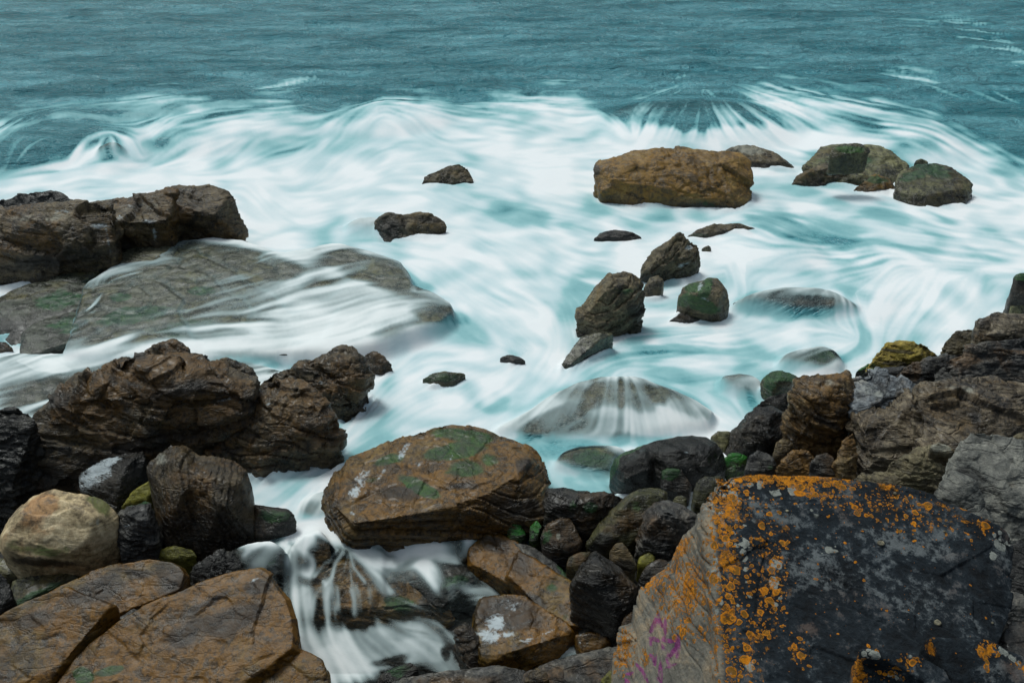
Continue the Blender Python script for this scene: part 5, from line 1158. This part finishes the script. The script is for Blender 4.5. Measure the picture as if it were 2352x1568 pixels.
MAT['pebble'] = rock_material("pebble_stone", (90, 84, 70), (140, 132, 112), (170, 160, 138), stain_amt=0.1, scale=6, rough=(0.6, 0.85), crack=0.0)
for (x, y, r_, lb) in ((1305, 278, 14, 'cream pebble near the far edge of the lichen boulder'), (1210, 620, 21, 'round grey pebble in the middle of the lichen boulder'),
                       (1595, 1162, 22, 'oval tan pebble on the near right part of the lichen boulder'), (1645, 537, 10, 'tiny blue-grey pebble on the right part of the lichen boulder'),
                       (1411, 299, 9, 'tiny pinkish pebble right of the cream one on the lichen boulder'), (568, 395, 11, 'small beige pebble on the upper left of the lichen boulder'),
                       (1972, 1158, 8, 'tiny cream pebble at the lower right rim of the lichen boulder')):
    ox, oy, k = REG[5]
    px_, py_ = ox + x * k, oy + y * k
    # rest the pebble on the boulder
    bt = BVHTree.FromPolygons([tuple(v) for v in (co[::1] + np.array(LB.location))], [tuple(p.vertices) for p in me.polygons]) if 'LBT' not in globals() else LBT
    LBT = bt
    rr = ray(px_, py_)
    hit_, _, _, d_ = bt.ray_cast(Vector((0, 0, CAM_H)), Vector(rr).normalized())
    if hit_ is None:
        continue
    R_ = r_ * k * d_ / F
    bm = bmesh.new()
    bmesh.ops.create_icosphere(bm, subdivisions=4, radius=R_)
    rs = np.random.RandomState(int(x))
    o_ = rs.uniform(-9, 9, 3)
    P = np.array([v.co[:] for v in bm.verts]); P = P * np.array([1, rs.uniform(.75, .95), .62])
    dd = fbm3(P / R_ + o_, 0.9, 4)
    P = P * (1 + .35 * dd[:, None])
    for v, p in zip(bm.verts, P):
        v.co = p
    pm = bpy.data.meshes.new("pebble"); bm.to_mesh(pm); bm.free()
    pm.polygons.foreach_set('use_smooth', np.ones(len(pm.polygons), bool))
    pm.materials.append(MAT['pebble'])
    po = bpy.data.objects.new("pebble", pm); COL.objects.link(po)
    po.location = (hit_[0], hit_[1], hit_[2] + R_ * 0.42)
    po.rotation_euler = (0, 0, rs.uniform(0, 3))
    po['label'] = lb; po['category'] = 'pebble'; po['group'] = 'pebbles lying on the lichen boulder'

# ------------------------------------------------------------------ sea floor and the shore under the stones
GC = [(0, 400, -1.5), (1176, 400, -1.5), (2352, 400, -1.5), (0, 900, -.7), (600, 900, -.7), (1200, 900, -1.0), (1600, 800, -1.0), (0, 1200, -.45), (300, 1250, -.35), (600, 1200, -.35), (650, 1500, -.9), (900, 1450, -1.1), (900, 1650, -1.0),
      (300, 1500, -.7), (0, 1500, -.7), (1100, 1400, -.75), (1300, 1500, -.8), (1100, 1150, -.8), (1300, 1250, -.25), (1450, 1200, -.12), (1600, 1150, -.1), (1500, 1350, -.15), (1650, 1050, -.1), (1800, 1050, .1), (1750, 900, -.4),
      (1950, 1050, .2), (2000, 900, -.2), (1950, 800, -.9), (1850, 850, -.8), (2050, 760, -.9), (2150, 800, -.3), (1800, 930, -.5), (2200, 720, -.6), (2150, 1000, .8), (2300, 1000, 1.1), (2300, 850, .7), (2352, 700, -.3), (2100, 700, -1.0), (2250, 1150, 2.0), (1900, 1250, .8), (1700, 1400, .3), (1650, 1600, .4), (2100, 1400, 3.2), (2300, 1400, 3.9), (2100, 1650, 4.0)]
gp = np.array([at(x, y, z) for x, y, z in GC])


def idw_z(Xw, Yw, p=3.0):
    num = 0; den = 0
    for g in gp:
        w = 1 / ((Xw - g[0]) ** 2 + (Yw - g[1]) ** 2 + 0.05) ** (p / 2)
        num = num + w * g[2]; den = den + w
    return num / den


gx = np.concatenate([np.linspace(-60, -10, 20)[:-1], np.linspace(-10, 9, 260), np.linspace(9, 60, 20)[1:]])
gy = np.concatenate([np.linspace(-6, 2, 20)[:-1], np.linspace(2, 26, 320), np.linspace(26, 90, 20)[1:]])
GX, GY = np.meshgrid(gx, gy)
GZ = idw_z(GX, GY)
far = sstep(24, 40, GY)
GZ = GZ * (1 - far) - 2.5 * far
# behind the camera the shore keeps climbing
GZ = GZ + (1 - sstep(-2, 4.0, GY)) * 2.0
GZ = GZ + 0.10 * fbm2(GX, GY, 1.6, 5, .55) + 0.05 * fbm2(GX + 9, GY, 5.0, 3)


def grid_mesh(name, XX, YY, ZZ, mat):
    h, w = XX.shape
    V = np.stack([XX, YY, ZZ], -1).reshape(-1, 3).astype(np.float32)
    i = np.arange((h - 1) * (w - 1)); r = i // (w - 1); c = i % (w - 1)
    a = r * w + c
    f = np.stack([a, a + 1, a + w + 1, a + w], 1).astype(np.int32)
    mm = bpy.data.meshes.new(name)
    mm.vertices.add(len(V)); mm.vertices.foreach_set('co', V.ravel())
    mm.loops.add(f.size); mm.loops.foreach_set('vertex_index', f.ravel())
    mm.polygons.add(len(f)); mm.polygons.foreach_set('loop_start', np.arange(0, f.size, 4, dtype=np.int32))
    mm.polygons.foreach_set('loop_total', np.full(len(f), 4, np.int32))
    mm.polygons.foreach_set('use_smooth', np.ones(len(f), bool))
    mm.update(); mm.validate()
    mm.materials.append(mat)
    ob = bpy.data.objects.new(name, mm); COL.objects.link(ob)
    return ob


g = grid_mesh('shore_ground', GX, GY, GZ, MAT['deep'])
g['kind'] = 'structure'

# ------------------------------------------------------------------ the sea: one sheet that follows swell, cascade and the stones it runs over
DU = 2.0
us = np.arange(-420, 2780, DU); vs_ = np.arange(-110, 1760, DU)
U, Vv = np.meshgrid(us, vs_)
RX = (U - 1176) / F; RB = (784 - Vv) / F
DZ = -SP + RB * CP
T = -CAM_H / DZ
WX = RX * T; WY = (CP + RB * SP) * T
H_, W_ = WX.shape


def blob(x, y, rx, ry, ang=0, PU=None, PV=None, soft=(0.15, 1.6)):
    a = math.radians(ang); ca, sa = math.cos(a), math.sin(a)
    dx = PU - x; dy = PV - y
    e = ((dx * ca + dy * sa) / rx) ** 2 + ((-dx * sa + dy * ca) / ry) ** 2
    return 1 - sstep(soft[0], soft[1], e)


Z = 0.05 * fbm2(WX, WY, 0.35, 4, .5) * (1 - sstep(900, 1100, Vv) * .7)
opn = 1 - sstep(180, 330, Vv)
Z = Z + opn * (0.20 * fbm2(WX * .6 + .25 * WY, WY * 1.5, 0.22, 4, .5) + 0.13 * fbm2(WX * .7 + 20, WY * 1.4, .8, 4, .6))
# swells: (x, y, rx, ry, angle, height)
for (x, y, rx, ry, a_, h_) in ((1600, 285, 230, 62, 2, .32), (250, 345, 90, 50, 0, .2), (90, 330, 150, 60, -12, .3), (900, 270, 160, 40, -5, .22), (500, 300, 260, 50, -6, .2), (2000, 300, 220, 60, 12, .25), (350, 250, 320, 22, -5, .2),
                               (1760, 560, 130, 50, 15, .12), (1900, 700, 160, 50, 0, .05)):
    Z = Z + h_ * blob(x, y, rx, ry, a_, U, Vv, (0.0, 1.5))
# the water falls away into the gully in front of the great boulder
lx = sstep(380, 500, U) * (1 - sstep(1150, 1300, U))
lev = np.interp(Vv.ravel(), [1170, 1230, 1300, 1370, 1450, 1760], [0, -.07, -.22, -.45, -.72, -.85]).reshape(Vv.shape)
inl = sstep(380, 560, U) * (1 - sstep(1180, 1320, U))
lvr = np.where(U > 880, np.minimum(lev, -.38) * sstep(1180, 1260, Vv), lev)
Z = Z + lvr * inl
lowleft = (1 - sstep(400, 540, U)) * sstep(1040, 1130, Vv)
Z = Z - 0.75 * lowleft
lowright = sstep(1100, 1250, U) * sstep(1160, 1260, Vv)
Z = Z - 0.5 * lowright
# drape over stones that are awash
allP = []; allF = []; off = 0
for P_, F_ in VEIL:
    allP.append(P_)
    if isinstance(F_, np.ndarray):
        allF += (F_ + off).tolist()
    else:
        allF += [[q + off for q in p] for p in F_]
    off += len(P_)
bv = BVHTree.FromPolygons(np.concatenate(allP).tolist(), allF)
RZ = np.full(Z.shape, -9.0)
mask = np.zeros(Z.shape, bool)
for P_, F_ in VEIL:
    x0, x1 = P_[:, 0].min() - .1, P_[:, 0].max() + .1
    y0, y1 = P_[:, 1].min() - .1, P_[:, 1].max() + .1
    mask |= (WX > x0) & (WX < x1) & (WY > y0) & (WY < y1)
dn_ = Vector((0, 0, -1))
for i, j in zip(*np.nonzero(mask)):
    hr = bv.ray_cast(Vector((WX[i, j], WY[i, j], 4.0)), dn_)
    if hr[0] is not None:
        RZ[i, j] = hr[0][2]
hitm = RZ > -5
# places left dry (full-view ellipses)
du, dv_ = project(np.stack([WX, WY, np.where(hitm, RZ, 0)], -1).reshape(-1, 3))
du = du.reshape(Z.shape); dv_ = dv_.reshape(Z.shape)
dry = np.zeros(Z.shape)
for q in DRY:
    dry = np.maximum(dry, blob(*q[:5], PU=du, PV=dv_, soft=(.75, 1.1)))
dry = dry * 1.0
wob = 0.5 * fbm2(WX, WY, 1.8, 4, .6)
dry = sstep(0.35, 0.6, dry + wob * .5)


def box(a, k=1):
    for _ in range(k):
        b = a.copy()
        b[1:-1] = (a[:-2] + a[1:-1] + a[2:]) / 3
        a = b.copy()
        a[:, 1:-1] = (b[:, :-2] + b[:, 1:-1] + b[:, 2:]) / 3
    return a


thick = 0.035
RM = RZ.copy()
for _ in range(2):
    t0 = RM.copy()
    RM[1:-1] = np.maximum(np.maximum(t0[:-2], t0[2:]), t0[1:-1]); t0 = RM.copy()
    RM[:, 1:-1] = np.maximum(np.maximum(t0[:, :-2], t0[:, 2:]), t0[:, 1:-1])
Zr = np.where(RM > -5, RM + thick, -9)
Zw = np.maximum(Z, Zr)
Zs = box(Zw, 9)
RM1 = np.where(RM > -5, RM, -9)
Zs = np.maximum(Zs, np.where(hitm, RM1 + 0.015, -9))
Zs = box(Zs, 2)
near = box(hitm.astype(float), 12) > 0.001
Zf = np.where(near, Zs, Z)
under = RZ - 0.05
Zd = np.where(hitm, np.minimum(Z, under), Z)
drym = (dry > 0.5) & hitm
Zf = np.where(drym, Zd, Zf)
depth = Zf - RZ
veil = np.where(hitm, np.exp(-np.maximum(depth - 0.03, 0) / 0.12), 0)
veil = box(veil, 2)
# in the gully the water is shallow and clear over dark stone
veil = np.maximum(veil, sstep(1175, 1260, Vv) * sstep(-10, 5, U + 400))

# where each point of the finished surface lies in the full view
PU, PV = project(np.stack([WX, WY, Zf], -1).reshape(-1, 3))
PU = PU.reshape(Z.shape); PV = PV.reshape(Z.shape)

# flow directions from strokes drawn along the current
kk = 8
cu, cv = PU[::kk, ::kk], PV[::kk, ::kk]
a2 = np.zeros(cu.shape); b2 = np.zeros(cu.shape); ww = np.zeros(cu.shape)
for line in FLOW:
    q = pts(line)
    for (x0, y0), (x1, y1) in zip(q[:-1], q[1:]):
        L = math.hypot(x1 - x0, y1 - y0)
        an = math.atan2(y1 - y0, x1 - x0)
        ns = max(1, int(L / 22))
        for s_ in range(ns):
            t_ = (s_ + .5) / ns
            w_ = 1 / (((cu - (x0 + (x1 - x0) * t_)) ** 2 + (cv - (y0 + (y1 - y0) * t_)) ** 2) + 220) ** 1.6
            a2 += w_ * math.cos(2 * an); b2 += w_ * math.sin(2 * an); ww += w_
a2 /= ww; b2 /= ww
ang = 0.5 * np.arctan2(b2, a2)
# unsigned directions: interpolate the doubled angle
ri = np.arange(H_) / kk; ci = np.arange(W_) / kk


def up(a):
    r0 = np.minimum(ri.astype(int), a.shape[0] - 2); c0 = np.minimum(ci.astype(int), a.shape[1] - 2)
    fr = np.clip(ri - r0, 0, 1)[:, None]; fc = np.clip(ci - c0, 0, 1)[None, :]
    A = a[r0][:, c0]; B = a[r0][:, c0 + 1]; C_ = a[r0 + 1][:, c0]; D_ = a[r0 + 1][:, c0 + 1]
    return (A * (1 - fc) + B * fc) * (1 - fr) + (C_ * (1 - fc) + D_ * fc) * fr


an = 0.5 * np.arctan2(up(b2), up(a2)) + 0.5 * fbm2(WX, WY, 0.55, 3, .5) * sstep(300, 500, PV) * .9
dirx = np.cos(an).astype(np.float32); diry = np.sin(an).astype(np.float32)


def lic(src, n, step=1.0):
    out = src.copy(); tot = 1.0
    hh, wwid = src.shape
    yy0, xx0 = np.meshgrid(np.arange(hh, dtype=np.float32), np.arange(wwid, dtype=np.float32), indexing='ij')
    for sgn in (1, -1):
        x = xx0.copy(); y = yy0.copy()
        px_ = dirx * sgn; py_ = diry * sgn
        for k in range(n):
            x += px_ * step; y += py_ * step
            xi = np.clip((x + .5).astype(np.int32), 0, wwid - 1); yi = np.clip((y + .5).astype(np.int32), 0, hh - 1)
            dx = dirx[yi, xi]; dy = diry[yi, xi]
            s = np.sign(dx * px_ + dy * py_); s[s == 0] = 1
            px_ = dx * s; py_ = dy * s
            w = 0.5 + 0.5 * math.cos(math.pi * (k + 1) / (n + 1))
            out += src[yi, xi] * w; tot += w
    return out / tot


f32 = lambda a: a.astype(np.float32)
dist_ = np.sqrt(WX ** 2 + WY ** 2 + 64)
nf = f32(pn2(WX * 8, WY * 8) * .8 + pn2(WX * 17 + 4, WY * 17) * .6 * np.clip(14 / dist_, 0, 1) + box(_rng.normal(size=Z.shape)) * .35)
nm = f32(pn2(WX * 2.2, WY * 2.2) + .6 * pn2(WX * 4.6 + 7, WY * 4.6))
l1 = box(lic(nf, 40, 1.3)); l1 /= l1.std()
l2 = box(lic(nm, 46, 2.0)); l2 /= l2.std()
nt = f32(fbm2(WX + .6 * pn2(WX * .9, WY * .9), WY + .6 * pn2(WX * .9 + 8, WY * .9), 1.3, 5, .6)); l4 = box(lic(nt, 9, 1.4)); l4 /= l4.std()
nb = f32(fbm2(WX, WY, 0.42, 4, .55)); l3 = lic(nb, 24, 3.0); l3 /= l3.std()

# where stones stand in the sea
smask = np.zeros(Z.shape)
sP = []; sF = []; off = 0
zone = np.zeros(Z.shape, bool)
for P_, F_ in SOLID:
    if P_[:, 2].min() > .3 or np.median(P_[:, 1]) < 9.5:
        continue
    zone |= (WX > P_[:, 0].min()) & (WX < P_[:, 0].max()) & (WY > P_[:, 1].min()) & (WY < P_[:, 1].max())
    sP.append(P_); sF += (np.asarray(F_) + off).tolist() if isinstance(F_, np.ndarray) else [[q + off for q in p] for p in F_]
    off += len(P_)
bs = BVHTree.FromPolygons(np.concatenate(sP).tolist(), sF)
for i, j in zip(*np.nonzero(zone[::2, ::2])):
    hr = bs.ray_cast(Vector((WX[2 * i, 2 * j], WY[2 * i, 2 * j], 4.0)), dn_)
    if hr[0] is not None and hr[0][2] > Zf[2 * i, 2 * j]:
        smask[2 * i:2 * i + 2, 2 * j:2 * j + 2] = 1
contact = np.clip(box(smask, 10) * 2.0, 0, 1)
# where the water is white, turquoise or dark
lump_ = 0
edge = np.interp(PU.ravel(), LINE_X, LINE_Y).reshape(PU.shape)
lump = 40 * fbm2(WX, WY, .30, 5, .6) + 12 * l2 + 5 * l1
wide = 70 * blob(2260, 290, 260, 110, 20, PU, PV) + 46 * blob(1570, 250, 230, 90, 0, PU, PV) + 14 * blob(150, 250, 250, 60, 0, PU, PV)
white = sstep(0, 1, (PV - edge + lump + 36 + wide * .4) / (92 + wide))
dens = 0.77 * white
for (x, y, rx, ry, a_, v_) in DENS:
    if y > 1190 and 560 < x < 1190:
        continue
    dens = dens + v_ * blob(x, y, rx, ry, a_, PU + 9 * l2, PV + 5 * l2)
gl = sstep(1178, 1215, PV) * sstep(420, 540, PU) * (1 - sstep(1190, 1260, PU))
dens = dens * (1 - gl) + gl * 0.10
ox, oy, k = REG[3]
for (x, y, rx, ry, a_, v_) in POOL:
    dens = np.clip(dens + gl * v_ * blob(ox + x * k, oy + y * k, rx * k, ry * k, a_, PU + 6 * l2, PV + 3 * l2), 0, .86)
sel = (gl > 0.01)
qx = PU[sel] + 4 * l2[sel] + 3 * l3[sel]; qy = PV[sel] + 2.5 * l2[sel]
add = np.zeros(qx.shape)
for line, wd, v_ in STREAM:
    q = pts(line, 3)
    best = np.full(qx.shape, 1e9)
    for (x0, y0), (x1, y1) in zip(q[:-1], q[1:]):
        t_ = np.clip(((qx - x0) * (x1 - x0) + (qy - y0) * (y1 - y0)) / ((x1 - x0) ** 2 + (y1 - y0) ** 2), 0, 1)
        best = np.minimum(best, np.hypot(qx - x0 - t_ * (x1 - x0), qy - y0 - t_ * (y1 - y0)))
    add = np.maximum(add, v_ * np.exp(-(best / (wd * k * 1.7)) ** 2))
dens[sel] = dens[sel] + gl[sel] * add * .85 * (1 - dens[sel] * .8)
dens = np.clip(dens, 0, 1.02)
amp_ = 0.05 + 0.20 * np.clip(1 - np.abs(dens - .5) * 1.5, 0, 1) + .03 * veil * (PV > 1180)
vb = veil * (1 + 0.9 * np.clip(1 - dens, 0, 1))
foam = dens + amp_ * (0.14 * l1 * (1 + 2.0 * veil) + 0.26 * l2 * (1 + .9 * veil) + 0.72 * l3 * (1 + .2 * veil) + 0.68 * l4 * (1 - .4 * veil))
for (x, y, rx, ry, a_, v_) in SILK:
    foam = foam + v_ * blob(x, y, rx, ry, a_, PU, PV, (0, 1.6)) * (0.75 * l2 + 0.55 * l1)
# loose flecks of foam on the open sea
op = (1 - white)
fl = 0.10 * np.clip(l1 - .9, 0, 3) * sstep(.2, 1.6, l3 + l2 * .4)
foam = foam * (1 - op * .6) + op * fl
lace = np.clip(0.75 * l1 + 0.6 * l2 + 0.3 * l3, -1, 2.2) / 2.2
for (x, y, rx, ry, a_, v_) in FLECK:
    foam = foam + 1.9 * v_ * blob(x, y, rx * 1.5, ry * 2.2, a_, PU + 14 * l3, PV + 5 * l2, (0, 1.6)) * np.clip(lace * 1.3 - .02, 0, 1)
soft = box(foam, 4)
foam = foam * (1 - .6 * gl) + soft * .6 * gl
inner = sstep(330, 420, PV) * (1 - veil) * (1 - gl)
foam = foam + inner * .55 * np.clip(.42 - foam, 0, 1)
foam = foam + 0.10 * contact * (1 - veil)
foam = np.clip(foam, 0, 1)
# the sea climbs and drops raggedly where it meets the stones
Zf = Zf + contact * (1 - np.clip(veil, 0, 1)) * (0.03 + 0.035 * l2 + 0.02 * l1)
sea = grid_mesh('sea_water', WX, WY, Zf, water_material())
sea['kind'] = 'structure'
for nm_, arr in (('foam', foam), ('veil', veil)):
    t_ = sea.data.attributes.new(nm_, 'FLOAT', 'POINT')
    t_.data.foreach_set('value', arr.astype(np.float32).ravel())
